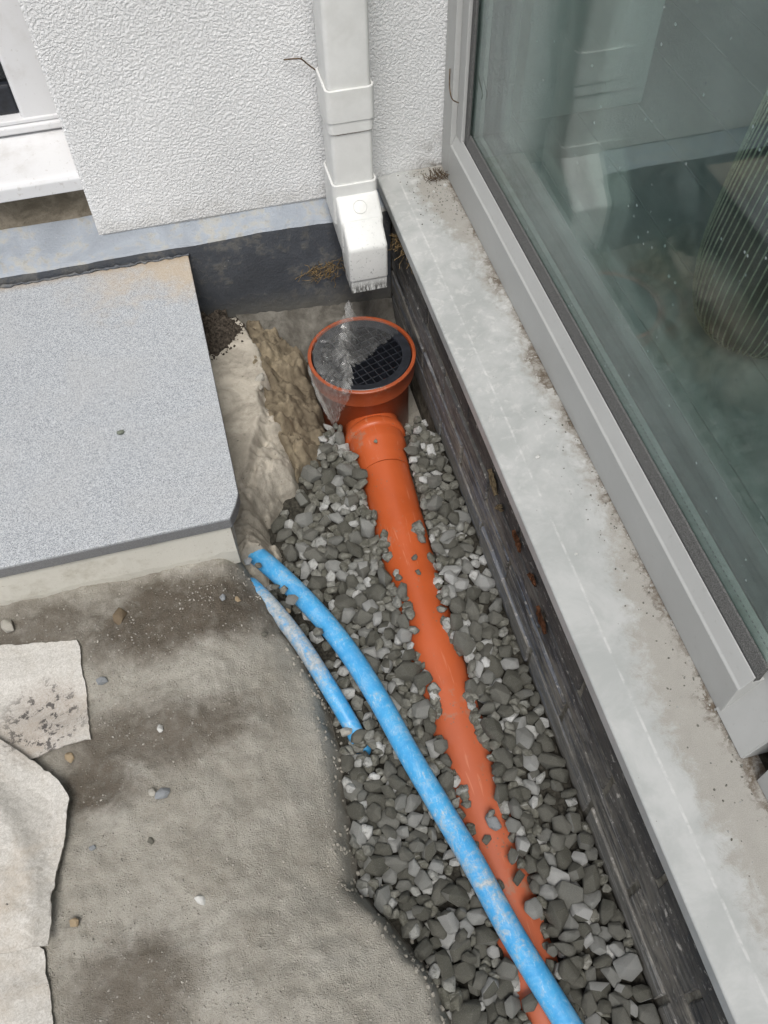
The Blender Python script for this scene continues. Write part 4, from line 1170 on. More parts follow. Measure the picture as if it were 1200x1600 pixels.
# GRAVEL-BEGIN
# ------------------------------------------------------------------ gravel: settled stones (shape, length, place, turn)
# each row: shape, length, x, y, z in tenths of a millimetre, three turns in degrees
STONES = [
(9,470,982,763,-3,-37,7,40),(3,470,3152,779,-107,-47,165,21),(15,470,2709,1731,-36,-40,13,-176),(8,470,2485,1553,31,173,25,69),(6,447,1275,2095,-48,146,20,-32),
(13,430,3064,1829,-75,12,160,52),(3,432,335,2738,-74,-171,21,-23),(13,441,233,3150,-49,68,-12,84),(4,470,1498,5293,-22,-174,-6,-38),(2,470,2447,4084,36,-2,-4,-78),
(14,409,908,1343,-44,148,6,-94),(8,470,2422,5490,100,-92,-12,101),(15,381,1519,1550,-118,-2,-146,72),(15,344,3177,220,-172,-1,7,-4),(9,386,1089,1241,-126,177,-26,-41),
(10,356,1643,1095,-43,-173,-28,-44),(15,332,2342,889,108,0,-10,150),(7,427,2661,602,-134,-122,-8,11),(0,428,3114,3496,-112,95,0,153),(6,350,1096,1801,14,-7,13,115),
(12,361,2786,1508,-46,-32,3,147),(13,387,327,2284,-46,111,-5,-116),(15,404,2864,3867,-60,176,21,30),(13,376,616,1885,-146,50,-20,-165),(7,470,2750,4593,-33,-28,-2,-89),
(12,470,2981,4778,-108,-46,-20,-95),(11,446,3112,1432,-101,69,-36,-112),(9,392,1076,2181,-133,-143,6,36),(6,392,1148,1488,-139,74,7,37),(5,378,977,953,-157,-27,-18,73),
(15,433,2622,1969,-84,-143,41,-63),(11,419,288,3782,-86,15,-15,-66),(15,340,2938,2597,-97,4,158,75),(5,427,2471,3667,-70,135,21,-33),(5,374,2826,2169,-130,-56,17,-102),
(5,355,2801,249,-41,-143,2,-66),(9,304,2495,526,-37,-24,161,60),(11,346,2180,1675,48,-13,-15,-136),(1,415,1554,4651,-1,-12,-172,46),(6,318,3198,463,-165,43,-172,-27),
(13,376,1454,1804,-149,86,1,175),(0,425,684,2697,-127,-108,25,-24),(13,392,2841,421,-141,-28,-159,-59),(15,307,1551,932,-120,171,-4,-1),(15,321,1577,717,-53,-52,-36,-156),
(10,373,1359,975,-46,-89,62,47),(15,439,1363,6756,-18,148,21,100),(0,385,2963,1605,-159,39,-178,10),(5,358,2821,2817,-165,-16,-162,5),(9,379,695,1593,-46,-40,68,80),
(8,408,271,3499,-69,-12,-43,-60),(4,319,918,2382,-87,-4,-20,-71),(10,470,2795,5059,-139,-9,13,-78),(14,327,2917,737,-185,173,-7,-78),(2,332,931,1781,-65,-36,162,-48),
(4,391,3143,6554,-148,-27,-158,-42),(10,457,830,9459,-63,102,-5,132),(4,401,583,3543,-130,11,24,-10),(4,438,835,6740,-112,-42,-13,-49),(10,288,3151,1180,-123,175,8,-75),
(12,379,3190,2323,-98,123,-37,-98),(12,375,2899,1984,-50,136,-78,0),(6,356,3137,2596,-147,50,-3,104),(2,470,566,7773,-127,19,33,-26),(9,435,2775,6047,-30,71,-13,84),
(6,358,1670,5069,75,-2,35,-159),(1,343,2859,1117,-161,155,-19,-56),(12,370,2319,2468,49,-36,-64,-151),(2,352,2449,1834,-45,-97,37,125),(1,271,1792,696,11,6,174,48),
(12,361,1555,3532,54,-28,7,-141),(15,415,660,3267,-157,-2,3,27),(8,348,1092,2753,-148,-11,-166,67),(6,318,782,2015,-98,-44,-16,-39),(15,348,2265,3184,65,-24,-132,-7),
(11,384,1052,3400,-129,1,112,124),(10,386,1047,6333,2,118,140,6),(3,470,2565,6196,-67,138,18,-57),(10,417,483,7208,-112,-15,-22,-130),(1,376,2857,3571,-166,166,-13,-72),
(12,373,3154,3754,-142,-22,-18,104),(11,348,504,3384,-43,22,-41,-20),(9,304,2420,1142,26,87,-10,135),(15,320,408,3972,-38,-14,-4,23),(8,354,3173,3271,-149,-103,-25,141),
(13,443,1532,8006,-29,-32,-63,130),(11,331,2791,2385,16,-29,-177,24),(4,303,901,3681,44,37,16,-34),(0,421,2724,5716,-98,58,-35,87),(9,289,2469,2088,57,169,9,64),
(15,345,480,2881,-121,-55,177,-19),(15,325,2377,638,-115,133,30,-25),(14,356,597,3748,-68,-111,16,-7),(9,392,1093,1683,-147,18,167,19),(0,297,2498,1267,10,81,158,-6),
(12,303,2974,529,-163,-64,179,-24),(5,301,2846,905,-137,82,19,14),(7,453,495,8535,-118,-35,150,29),(6,263,1276,1079,3,-140,9,30),(4,324,2432,5876,80,3,-19,88),
(7,454,174,7869,-96,-39,-40,-123),(6,321,292,4165,-95,12,23,90),(0,323,996,3201,-172,-24,-165,7),(10,424,1239,7705,-112,-63,36,-37),(5,356,3046,5082,-146,6,-174,16),
(15,466,1558,6963,24,-94,4,-80),(8,425,1124,9358,-137,-69,14,-127),(0,323,3085,973,-143,139,39,-47),(7,438,2771,8222,-55,-38,-21,-157),(2,371,974,2938,-149,163,-17,-7),
(6,374,817,6488,-92,-69,-38,10),(9,319,2337,2224,0,41,-46,-86),(13,318,2750,3200,-161,-147,1,-66),(2,307,2624,795,-170,-131,4,-126),(9,286,1453,728,-120,14,12,90),
(15,262,511,2558,-186,-2,9,-112),(12,322,2724,1286,-124,-15,-140,-92),(5,336,2385,2937,-13,-100,-52,-98),(14,264,1315,713,-118,157,21,82),(4,401,1437,9283,5,79,21,-29),
(8,385,1280,7260,-63,177,1,72),(15,288,636,3084,-72,-162,34,73),(1,298,2632,3879,-43,-8,-4,86),(3,249,2663,436,-28,18,-14,169),(4,379,2869,6348,-102,59,-62,41),
(12,307,939,2813,-41,78,22,4),(1,317,2578,1408,-69,17,-4,-100),(13,320,852,3891,-6,-120,-8,-100),(4,265,2487,2741,-23,-1,144,93),(3,331,2649,4896,-49,0,-171,43),
(14,326,665,2171,-168,-17,12,16),(2,345,257,2883,-161,-133,4,-131),(12,354,1204,6500,47,162,-7,-36),(12,269,779,2742,28,-8,-18,127),(11,284,2270,2732,52,2,174,3),
(4,347,1118,5992,-87,-57,121,14),(15,310,721,2492,-168,10,-7,21),(6,360,585,8978,-147,74,7,-48),(5,340,2474,4409,33,72,-14,7),(5,337,3067,4167,-130,144,-40,-73),
(13,362,66,8547,-129,-82,147,31),(11,281,656,2389,-113,-5,-55,89),(12,307,2331,3485,45,1,23,24),(15,398,830,7763,-138,-175,34,54),(9,272,902,3444,-28,-28,176,32),
(4,333,1605,5847,81,37,46,16),(3,325,2717,4304,2,37,-168,1),(6,271,1130,2513,-78,-160,-33,-46),(15,263,3012,2124,-77,-3,36,-165),(0,273,831,2549,-58,30,41,-90),
(4,351,343,7538,-139,-112,3,58),(11,338,3076,5869,-92,-4,151,-12),(13,369,2928,2388,-151,25,177,6),(5,369,810,7505,-157,-9,15,115),(1,263,1430,2207,-118,0,5,114),
(10,272,1279,1697,-66,-3,-30,104),(0,305,2457,3416,-47,4,9,-157),(7,406,2720,6563,-52,166,-3,18),(5,337,2846,7170,-53,-34,6,14),(11,302,1646,4042,21,2,14,-60),
(11,296,1416,1421,-182,-11,-171,22),(1,297,3207,1319,-179,164,-15,65),(1,315,667,2972,-174,-22,-14,-127),(4,337,2901,8688,-53,-67,-155,22),(4,324,1552,4069,-71,-5,6,103),
(3,276,893,1155,-169,-1,25,-58),(10,296,2446,3126,-38,-44,-51,96),(2,309,1583,4411,-61,76,6,-79),(4,301,2459,970,5,73,9,174),(1,361,122,8346,-158,156,-19,13),
(6,260,741,1763,-172,68,5,-129),(14,470,2639,6859,-44,56,6,170),(1,362,1640,9080,96,-2,-18,-52),(2,279,428,2145,-153,65,-135,4),(4,289,2694,2522,-83,98,-34,-18),
(8,346,2857,4125,-117,8,135,22),(2,355,3167,6074,-151,-27,-12,41),(3,344,2577,6678,68,138,15,-43),(3,298,3216,2157,-177,-5,-159,46),(3,309,3049,5255,-85,27,4,-7),
(6,347,3119,9098,-120,-155,-41,34),(3,388,2902,8086,-113,46,6,-102),(4,239,2387,1378,-74,17,-18,-17),(9,232,1208,1351,-33,70,-35,-27),(3,350,1063,9010,-70,171,12,10),
(12,364,1249,1075,-151,145,6,-98),(11,284,1523,1957,-175,-29,168,-47),(4,339,1161,8170,-141,-35,-14,109),(7,341,2564,1155,-66,-121,143,-4),(3,293,2322,4782,79,-150,-1,55),
(10,325,3100,4547,-137,39,143,-25),(5,470,939,5559,-60,-19,-10,47),(8,346,1210,5485,-83,21,-122,85),(5,330,572,8155,-62,-17,-22,-50),(15,256,2470,315,-75,-2,21,103),
(11,234,1550,1357,-145,-43,-20,125),(1,257,2643,2211,-81,133,15,-72),(2,303,2988,3691,-114,-89,59,-104),(12,252,2259,760,-4,169,-4,-96),(6,246,1284,1871,-65,62,74,-106),
(5,275,2874,5618,-60,-4,171,55),(2,362,2791,7484,-8,-24,-2,-161),(15,294,1285,7856,9,39,-5,16),(14,281,750,3602,-12,62,25,-66),(13,317,1590,5525,27,44,23,34),
(4,311,1645,6061,80,68,-4,94),(11,288,1279,2769,-176,32,-27,176),(1,309,402,3240,-172,-4,1,32),(5,234,3025,1195,-187,-9,15,-60),(10,390,3192,7900,-154,-13,18,-25),
(4,383,1045,5784,-155,-33,-159,3),(5,245,768,1435,-94,-45,-54,112),(0,258,3201,2996,-162,-84,162,-2),(1,299,3061,6309,-177,-22,-14,-148),(13,418,1256,9169,-129,-36,-13,49),
(8,231,2134,2342,74,101,14,-107),(6,320,1395,8635,-13,-4,10,-152),(3,254,2461,2342,-2,115,31,94),(13,245,150,2569,-93,20,18,-131),(6,319,1026,3829,-69,23,-161,60),
(6,353,942,3553,-137,41,-22,40),(15,371,2526,5089,-79,123,-30,63),(12,308,3010,7821,-22,6,-22,64),(7,292,1328,868,-167,-126,-7,7),(2,317,2407,790,-29,12,149,-25),
(13,304,815,3062,-100,153,99,1),(0,330,1112,6710,-56,151,4,66),(2,297,1751,6579,170,39,23,-115),(6,222,1200,1610,-21,-48,-33,15),(15,306,2767,5332,-51,-31,38,94),
(6,311,2774,7320,8,-72,16,1),(1,358,1098,8434,-155,148,18,-40),(8,280,3243,4441,-151,68,1,65),(8,326,2953,6912,-155,-45,18,-76),(10,362,1334,6126,-62,18,-137,49),
(2,306,2557,7314,-13,-159,10,-54),(12,236,2254,1163,-9,-12,-140,-22),(7,281,3086,3134,-163,-78,20,-45),(15,275,1035,7094,-79,-21,138,62),(4,385,1132,632,-137,178,1,63),
(5,280,2397,2000,-55,74,-35,134),(14,411,1217,4977,-163,-144,2,-51),(10,400,1478,9097,-98,-15,73,50),(1,373,1565,6226,3,-103,-24,-104),(3,345,931,7255,-146,77,-8,147),
(9,362,1250,9949,-119,24,-160,-5),(8,303,1376,5966,40,-42,48,12),(1,410,1457,6327,-118,130,-30,-99),(3,225,2306,1918,-21,44,26,78),(5,218,719,3344,-46,-8,-170,-25),
(12,285,2460,4740,7,40,41,-142),(1,323,2694,9422,2,-14,12,-11),(14,219,2114,2077,58,-14,5,-137),(14,303,628,2256,-93,-23,67,75),(9,311,406,7977,-167,-44,-156,-41),
(15,263,1207,2942,-140,65,-18,93),(10,249,386,3028,-67,-122,42,17),(1,330,3030,7241,-78,-38,-25,-68),(0,312,3109,8176,-113,146,6,-115),(9,221,3015,348,-191,-20,-166,80),
(3,313,1497,4274,-152,-20,-15,-168),(15,336,983,4070,-173,5,174,-26),(1,371,2928,5685,-162,12,15,-68),(11,246,2932,2985,-192,-11,-171,86),(8,322,2587,3156,-143,-32,-22,-51),
(10,299,870,7043,-140,-123,-22,72),(11,369,970,7925,-49,6,-130,85),(8,333,1514,10137,-125,97,42,-69),(15,226,389,3646,-45,12,-56,99),(9,272,1658,3836,0,108,-56,-83),
(9,285,1259,6279,-4,-175,11,52),(4,251,22,6576,663,-4,-139,126),(7,355,2883,5918,-151,95,28,28),(12,234,621,2035,-165,-77,-36,-27),(6,242,2836,3360,-176,46,-4,-141),
(10,274,3194,4768,-154,-25,47,180),(5,351,2845,9215,-138,-59,12,90),(0,292,2671,3599,-130,-13,112,142),(8,284,2508,4612,-107,-90,2,-53),(9,254,2895,1271,-138,-46,-71,70),
(13,248,873,2168,-176,146,-22,-17),(3,286,1384,5618,-27,70,-148,6),(9,313,1041,6176,-172,156,-18,-38),(10,253,1193,5120,-40,-60,19,89),(7,306,3225,4932,-153,22,-47,-42),
(14,366,2522,6446,-11,-164,5,-97),(5,318,1041,7841,-174,-15,-165,14),(14,212,2762,1169,-89,51,-8,30),(11,311,1301,1334,-136,-58,19,97),(15,219,220,2444,-113,65,-27,-77),
(5,322,3130,8378,-167,-10,17,-45),(14,276,834,1628,-168,-1,133,-1),(6,274,867,8426,-161,43,-17,51),(13,243,3145,3985,-93,151,12,-100),(6,254,1206,5689,0,30,163,-12),
(3,257,301,2534,-168,56,-14,-125),(14,237,1178,3158,-188,-29,-173,52),(2,248,2942,3208,-180,17,30,15),(8,248,801,4294,-182,-60,-22,-112),(14,275,1370,2627,-165,88,17,7),
(5,350,2577,7078,-53,-34,-135,59),(3,346,3219,9713,-167,-8,-161,88),(10,209,2947,1431,-119,25,-12,70),(1,255,1664,4520,27,112,12,-99),(5,268,3216,5357,-184,-15,-165,-37),
(3,244,2632,953,-105,-28,-167,20),(13,222,2683,2992,-89,67,-4,-132),(3,238,1492,4821,36,110,-148,-8),(5,310,1264,9664,-11,11,15,-172),(11,342,3006,3964,-179,2,13,-85),
(2,338,479,4438,-153,90,-2,-59),(14,369,616,6568,-171,-5,12,-132),(13,200,1655,589,-64,-7,-52,-53),(0,221,3252,1018,-170,43,-30,44),(2,219,2332,1731,-47,-61,8,-70),
(10,311,1248,4704,-172,-177,-5,45),(8,289,1616,9557,11,-51,-3,-11),(13,257,1418,4351,-38,72,23,90),(0,311,2665,8652,-133,54,131,-34),(11,331,3194,8780,-152,5,-159,68),
(2,207,973,2594,-110,-51,-179,-26),(12,335,2989,9732,-144,-141,1,-23),(7,202,1056,2415,-91,40,-11,113),(10,305,2448,2473,-108,-57,-1,102),(6,235,1083,3047,-173,129,-27,-23),
(9,417,2721,7722,-121,7,139,-63),(6,346,1345,9618,-149,52,-1,-149),(10,356,2560,2681,-169,-12,-169,22),(9,235,1591,3821,-91,41,-7,131),(7,314,2596,7615,-31,9,53,127),
(2,309,1142,8826,-138,20,-36,164),(1,273,1358,548,-45,7,-5,-1),(10,262,1572,3377,-71,-15,-2,74),(1,267,1335,4818,-54,-51,-111,-99),(1,255,2446,5099,36,-71,-30,51),
(11,286,1638,6475,21,32,65,-144),(11,344,2641,7979,-37,116,25,17),(4,227,3241,4268,-190,-26,-163,28),(2,244,1187,5843,-20,107,27,-111),(2,278,1764,6166,147,8,168,-79),
(0,301,711,7964,-87,-161,26,30),(2,332,2972,9483,-60,30,27,82),(2,301,1441,4532,-109,59,-58,-75),(10,295,1032,7643,-143,36,5,165),(2,372,1543,502,-98,30,-120,93),
(6,225,3228,1815,-177,-64,4,19),(2,203,787,2303,-190,13,18,-58),(2,259,193,2660,-168,76,29,-46),(0,332,1345,4143,-156,6,24,136),(12,313,2912,4463,-156,90,-12,-151),
(3,264,735,7323,-170,-28,161,49),(10,287,885,9003,-172,-23,24,172),(15,227,853,3226,-76,-75,54,140),(2,259,755,3465,-88,-28,50,-38),(3,280,2732,3749,-150,4,-56,134),
(6,310,1311,5886,-84,100,-29,-67),(11,317,3035,6724,-169,33,-27,76),(1,293,101,7717,-178,-25,-14,-83),(15,310,1632,8901,43,19,143,-6),(14,264,1459,7305,-76,169,7,75),
(1,204,2582,2619,-42,31,-24,-103),(3,315,246,8495,-140,49,-33,-24),(11,208,1557,1236,-181,-26,8,26),(15,330,2786,4262,-134,57,-176,18),(10,279,228,8209,-177,-15,21,38),
(4,296,654,8718,-159,11,21,-118),(11,268,2980,4311,-110,-48,-111,-100),(8,260,3186,5779,-152,143,-39,3),(7,342,1381,7816,-161,-50,-6,137),(13,282,3060,8619,-170,-18,-162,-65),
(8,222,2220,2246,55,48,67,62),(14,273,1194,2587,-183,47,-7,134),(15,320,726,4612,-17,-123,-35,86),(12,228,2683,5136,-5,-41,-11,98),(11,329,1256,8899,-66,-80,8,122),
(14,226,2963,978,-201,-9,-173,-85),(0,270,593,6959,-182,146,-21,-90),(15,268,750,8550,-164,8,21,90),(7,402,1571,8845,-142,15,36,-96),(11,286,911,2016,-188,2,13,147),
(14,224,3229,2876,-197,-5,12,8),(1,264,1539,6459,-67,149,16,-33),(2,256,2419,6420,77,-147,-14,76),(13,299,1576,8295,3,35,-178,-31),(1,276,314,3359,-119,-54,60,77),
(7,309,2513,4295,-115,-23,110,62),(15,255,3128,5456,-146,40,-121,108),(6,305,441,6987,-113,80,36,-53),(15,290,690,7034,-115,-10,-58,-86),(4,253,733,8271,-157,72,1,17),
(1,348,3113,9479,-141,28,-39,-77),(1,288,2627,417,-154,-59,-16,-46),(0,199,2536,2970,-89,12,168,-58),(2,258,2450,3257,-71,-57,-175,32),(9,183,610,3872,-22,50,-12,-12),
(7,288,2464,5297,-22,-22,-157,81),(7,268,3156,5632,-168,144,30,62),(11,186,1288,2451,-206,6,3,-177),(1,239,3260,2475,-172,102,2,96),(5,230,920,4244,-153,151,-51,-23),
(7,245,2989,5469,-169,28,-34,120),(8,228,1412,1254,-180,80,-162,9),(1,270,2371,2646,-52,-30,-63,-171),(9,310,2586,3478,-166,121,-27,-38),(12,179,905,2083,-95,-85,152,-12),
(15,216,2651,2880,-177,51,-37,-57),(6,190,468,3143,-96,115,-40,1),(0,259,2682,5461,-87,-90,-38,-43),(8,297,1163,6984,-151,82,-43,-51),(14,269,1567,7780,-74,35,16,-165),
(6,256,1277,8327,-74,92,-39,24),(5,179,2616,2365,-96,21,9,-40),(1,276,495,3059,-180,13,18,140),(8,286,1245,5339,-154,87,-42,-38),(8,235,2400,3872,6,-5,-41,-78),
(3,260,3055,7687,-106,60,40,-118),(14,299,351,8371,-121,28,-119,-46),(9,334,523,5230,-145,-70,27,-164),(15,252,827,6293,-189,-173,7,41),(11,282,3237,8608,-169,-24,24,119),
(11,299,2713,2343,-136,-116,-21,-87),(0,355,2658,6396,-165,39,-178,24),(3,278,1129,8670,-181,-8,-160,4),(9,251,1373,1169,-110,60,44,-13),(4,347,1440,4905,-141,-18,154,-53),
(6,340,2513,5698,-18,34,-20,-84),(13,414,2766,9591,-140,179,2,42),(14,292,1595,3222,-85,-67,126,32),(15,297,2585,8230,-15,-130,61,39),(1,223,2896,3285,-106,71,20,-153),
(2,203,2706,4113,-75,-56,26,-50),(0,264,338,4378,-142,-22,171,-51),(13,245,1146,7376,-95,128,3,4),(4,217,493,7588,-97,-39,-3,105),(2,281,2272,932,-21,-111,32,35),
(3,299,1550,5050,-137,32,-114,122),(3,308,1441,5785,-175,-5,-159,18),(6,426,1317,6558,-139,-2,17,42),(9,255,402,8232,-157,-114,-27,79),(12,258,442,4227,-166,40,180,10),
(13,295,2857,5324,-155,-52,3,-131),(5,294,512,5439,-179,-15,-165,58),(7,351,2786,7909,-150,-148,-5,-20),(2,301,1323,10165,-160,19,-176,56),(10,209,3242,2013,-168,80,125,7),
(3,308,1604,3075,-48,15,18,125),(12,253,3230,3890,-167,42,-180,-6),(2,321,1515,5880,-54,-29,-139,67),(10,253,3159,7672,-156,42,3,-106),(2,263,674,8400,-180,-131,4,23),
(9,270,884,9158,-167,87,-30,1),(0,237,3245,911,-158,-108,52,-39),(8,183,3248,1703,-195,-67,-25,170),(2,196,491,2320,-106,40,17,-173),(13,209,1407,2522,-176,-99,146,-14),
(3,293,902,2723,-160,151,49,69),(7,237,1306,4537,-176,144,30,-91),(5,221,1751,5873,137,111,-6,-47),(13,195,2824,3674,-82,-9,170,-42),(1,219,2871,4341,-42,89,56,-50),
(8,194,288,4339,-53,-102,-2,-49),(7,236,976,7377,-48,2,-1,-102),(6,253,2562,3333,-172,-15,-6,140),(13,249,3064,4407,-169,168,52,-13),(13,305,2566,4766,-117,53,11,143),
(1,292,257,6298,-171,-33,169,-45),(7,290,996,8856,-167,95,28,-110),(10,214,2275,3339,41,-3,-46,150),(1,391,1206,6330,-144,148,23,36),(9,246,3249,8978,-186,170,4,95),
(10,288,3020,9319,-117,32,44,108),(13,339,2709,3974,-156,-13,-167,-53),(7,303,1315,5172,-111,-167,6,12),(4,229,503,7421,-172,-44,-12,115),(14,277,1506,8426,-80,-30,143,-2),
(3,262,3243,4064,-177,2,13,87),(11,262,1408,6966,-83,-170,30,6),(10,221,3109,6951,-185,157,19,-31),(15,187,1338,1534,-126,83,13,-128),(6,198,1359,5059,-52,-70,2,141),
(9,245,1220,8455,-54,122,-53,-51),(10,235,786,8861,-140,126,-24,103),(2,237,969,2273,-186,-131,4,0),(15,264,2660,5298,-185,-25,-166,-23),(9,266,1521,7446,-129,55,-9,-168),
(4,198,3260,6999,-196,152,-19,86),(12,242,1649,6628,81,40,-162,-40),(3,246,2832,6993,-102,167,-66,-31),(4,215,608,7530,-161,11,-50,89),(6,223,737,9291,-180,-28,-156,-51),
(10,235,2338,389,-109,-137,21,59),(15,227,1459,2107,-192,161,-10,22),(8,322,101,6470,-162,-64,-14,-101),(7,224,1517,6588,-35,-32,-35,-51),(11,238,1280,7026,-109,3,52,-155),
(9,254,2472,6931,44,60,42,75),(3,246,933,9597,-43,0,-45,132),(6,285,2831,5493,-161,-48,-152,29),(9,234,960,6932,-178,-3,-12,54),(15,211,3241,7606,-197,170,-2,12),
(10,264,3238,8224,-173,-74,19,85),(15,303,386,2393,-179,4,175,-12),(9,253,401,3494,-176,51,-34,111),(2,165,2286,3687,44,-8,17,-50),(1,196,838,4142,-198,12,15,62),
(7,206,953,6049,-186,-117,-6,-74),(5,293,2885,6114,-179,165,-15,-29),(7,246,633,6797,-178,-122,-8,-85),(10,286,2913,8437,-155,-4,-34,72),(10,252,1588,8646,-150,-47,-146,32),
(1,272,1376,10467,-142,-67,37,-24),(6,184,2300,506,-69,16,42,77),(3,225,370,5785,-192,-8,-160,-16),(2,270,293,6055,435,50,-116,104),(11,294,1025,8093,-144,106,17,-66),
(1,167,1463,1089,-83,73,15,150),(8,165,3179,2778,-200,-60,-22,-1),(2,221,750,4811,-189,-131,4,34),(0,243,3244,7176,-166,31,-25,-95),(13,247,1447,9791,-88,-168,5,26),
(3,260,1111,9572,-65,98,41,106),(0,254,1114,9760,-84,-175,31,4),(10,213,3258,6720,-193,-9,13,-74),(13,213,2672,9263,-49,-6,5,-166),(5,279,2686,8893,-127,-69,-118,-62),
(1,259,1645,9369,-30,63,-7,112),(9,233,2760,2996,-173,-77,15,55),(9,299,2832,6712,-169,5,14,97),(8,211,1414,7650,-184,172,-17,-38),(11,257,1687,8162,94,105,-32,-111),
(6,234,2772,9007,-60,58,7,128),(5,316,2469,847,-139,-64,15,112),(0,252,1137,2354,-176,5,10,12),(1,281,2662,4479,-161,65,0,165),(15,209,1642,5687,5,18,56,-180),
(4,222,857,1318,-179,-50,-168,15),(6,218,1625,3686,-62,-124,-61,-16),(2,195,1615,4951,-39,-16,4,37),(14,241,481,8078,-182,-114,7,-38),(2,243,926,8594,-180,-126,-3,124),
(14,264,2945,9014,-97,146,-26,-17),(6,337,1557,9698,-108,120,-116,14),(15,207,3224,4643,-198,-3,178,-28),(3,174,-68,6842,571,-21,21,-146),(10,202,693,7167,-185,-34,-16,164),
(14,295,1154,7984,-122,-164,-57,47),(6,211,2562,7817,-35,151,-9,-80),(6,211,1324,8206,-96,-30,3,-14),(4,216,908,8735,-165,36,-58,23),(0,276,1266,8570,-135,-175,-6,-11),
(3,188,1452,5115,-69,-33,54,-43),(13,268,2387,6247,115,-25,49,61),(9,221,1087,7272,-136,-37,9,-9),(14,218,3150,7091,-198,-5,12,-21),(3,212,685,7806,-37,146,5,-25),
(1,318,1517,9912,-162,-29,161,30),(10,275,3114,7355,-185,168,-11,13),(10,213,1627,8710,-60,-152,28,62),(0,238,3008,8964,-183,4,-9,166),(13,208,2679,7841,-43,8,-158,8),
(14,262,998,8250,-195,-7,-173,11),(6,282,1467,5494,-130,98,-121,-37),(2,198,917,6283,-118,-88,-162,8),(9,219,1235,3359,-188,3,14,-76),(11,325,2744,4807,-134,-63,28,50),
(1,292,629,8029,-157,99,2,-125),(8,220,2730,8781,-74,-53,-26,146),(6,180,3276,1138,-167,-42,-46,-100),(4,195,485,2265,-188,-82,11,-9),(11,246,808,2836,-86,28,19,34),
(9,165,2030,2942,95,-88,0,-139),(5,191,401,5593,-199,-15,-164,-87),(9,215,2590,5952,35,20,149,-94),(1,222,644,7422,-170,-56,-39,-134),(10,232,343,7826,-137,99,-29,-80),
(15,314,2535,264,-177,-1,7,163),(9,266,1505,2386,-164,-75,19,102),(7,257,1466,3969,-175,55,-171,3),(10,234,925,9291,-190,-4,-173,-1),(8,396,1415,3788,-124,-72,29,16),
(0,222,921,4373,-169,-4,133,-70),(10,220,2724,7022,-51,-10,-84,-33),(13,356,2689,7538,-140,-61,13,21),(11,190,747,3809,-76,-35,47,-114),(8,277,1559,7282,-141,50,15,73),
(3,201,3027,7462,-113,53,17,16),(11,253,1566,10405,-165,-91,-47,-122),(14,237,283,3956,-171,-28,157,-34),(14,287,1312,4293,-119,74,44,139),(15,308,1050,5202,-156,-26,-29,68),
(3,338,798,6010,-139,-62,-179,-10),(15,193,3256,6376,-201,-174,7,85),(11,240,1075,6876,-166,12,94,116),(14,317,1140,7144,-180,24,180,-15),(14,223,1377,7469,-103,-30,-166,63),
(11,197,2690,8383,-14,-4,153,-51),(2,249,3253,9502,-177,6,13,95),(5,165,1204,813,-140,-173,-2,18),(12,168,1608,1678,-103,69,-119,-18),(0,178,436,4141,-79,22,40,135),
(12,267,1398,4685,-135,-8,-114,-119),(8,270,2598,5895,-67,116,36,98),(3,212,3193,6249,-174,21,-65,127),(8,265,-105,6989,-175,-123,-1,133),(3,194,1610,7506,-29,15,-154,93),
(15,271,2394,1556,-119,-116,9,91),(5,264,2850,1407,-181,-28,-18,-155),(12,300,2818,1818,-154,42,-180,-46),(12,246,1098,5535,-181,109,8,68),(1,233,303,7703,-194,-13,-168,47),
(4,205,892,8138,-195,-28,-161,-36),(3,249,866,3336,-158,-39,43,-76),(2,283,2637,4168,-169,-55,-10,155),(2,248,1391,4413,-178,-56,-10,176),(12,165,2405,4989,-8,-123,-99,-5),
(1,270,1384,7237,-187,167,-12,78),(3,204,207,7563,-196,175,-21,71),(5,463,1039,4810,-65,-18,-11,-175),(2,181,646,4884,-191,23,9,-73),(11,254,746,8985,-179,37,-31,-17),
(13,295,1293,8724,-122,-60,102,3),(13,329,1371,3065,-152,-30,-13,57),(2,247,-260,7209,-137,163,-12,-60),(14,273,1224,7484,-157,28,26,162),(6,187,221,8803,-190,48,-3,7),
(11,207,668,9431,-185,-167,22,41),(4,166,2751,2635,-202,155,-17,81),(8,213,1586,6687,-13,-71,174,4),(1,215,1565,7581,-98,-14,29,-117),(4,165,2663,9002,-28,-41,41,-85),
(2,200,1375,9896,-75,-87,-4,-110),(11,291,1491,1058,-183,-11,-172,-6),(2,223,2401,1127,-144,-66,-61,-136),(6,257,2457,483,-179,40,-172,-30),(13,227,798,1504,-180,135,-23,105),
(15,224,1352,1949,-194,175,1,27),(5,268,1358,5593,-181,-27,-18,-43),(1,263,1025,1875,-169,11,-39,86),(3,213,1070,5386,-188,2,13,163),(8,165,1378,6457,-38,-23,-57,55),
(8,200,2515,7503,7,5,-9,66),(10,237,755,8124,-182,-140,-3,-108),(14,370,-128,7327,-157,84,3,82),(8,207,2612,8206,-187,-132,0,-110),(6,211,1361,9017,-150,17,-119,-46),
(11,242,843,6118,-188,29,-19,-19),(9,203,1622,6781,30,19,-28,-120),(7,202,3266,8047,-174,-162,16,-62),(4,218,1416,8785,-59,-18,-32,106),(12,194,2621,1006,-192,155,-5,93),
(7,249,971,1444,-180,-100,-37,-81),(5,259,2590,2443,-181,-33,-20,165),(6,254,3035,1998,-172,157,-24,50),(13,325,2462,2185,-92,74,-7,-115),(3,173,908,3107,-188,-86,-4,-56),
(1,416,1217,3699,-153,12,15,100),(8,293,662,6339,-172,140,17,-106),(7,217,3030,7181,-192,-41,-12,42),(6,249,126,8062,-181,-137,-8,103),(0,262,860,7996,-177,4,-9,125),
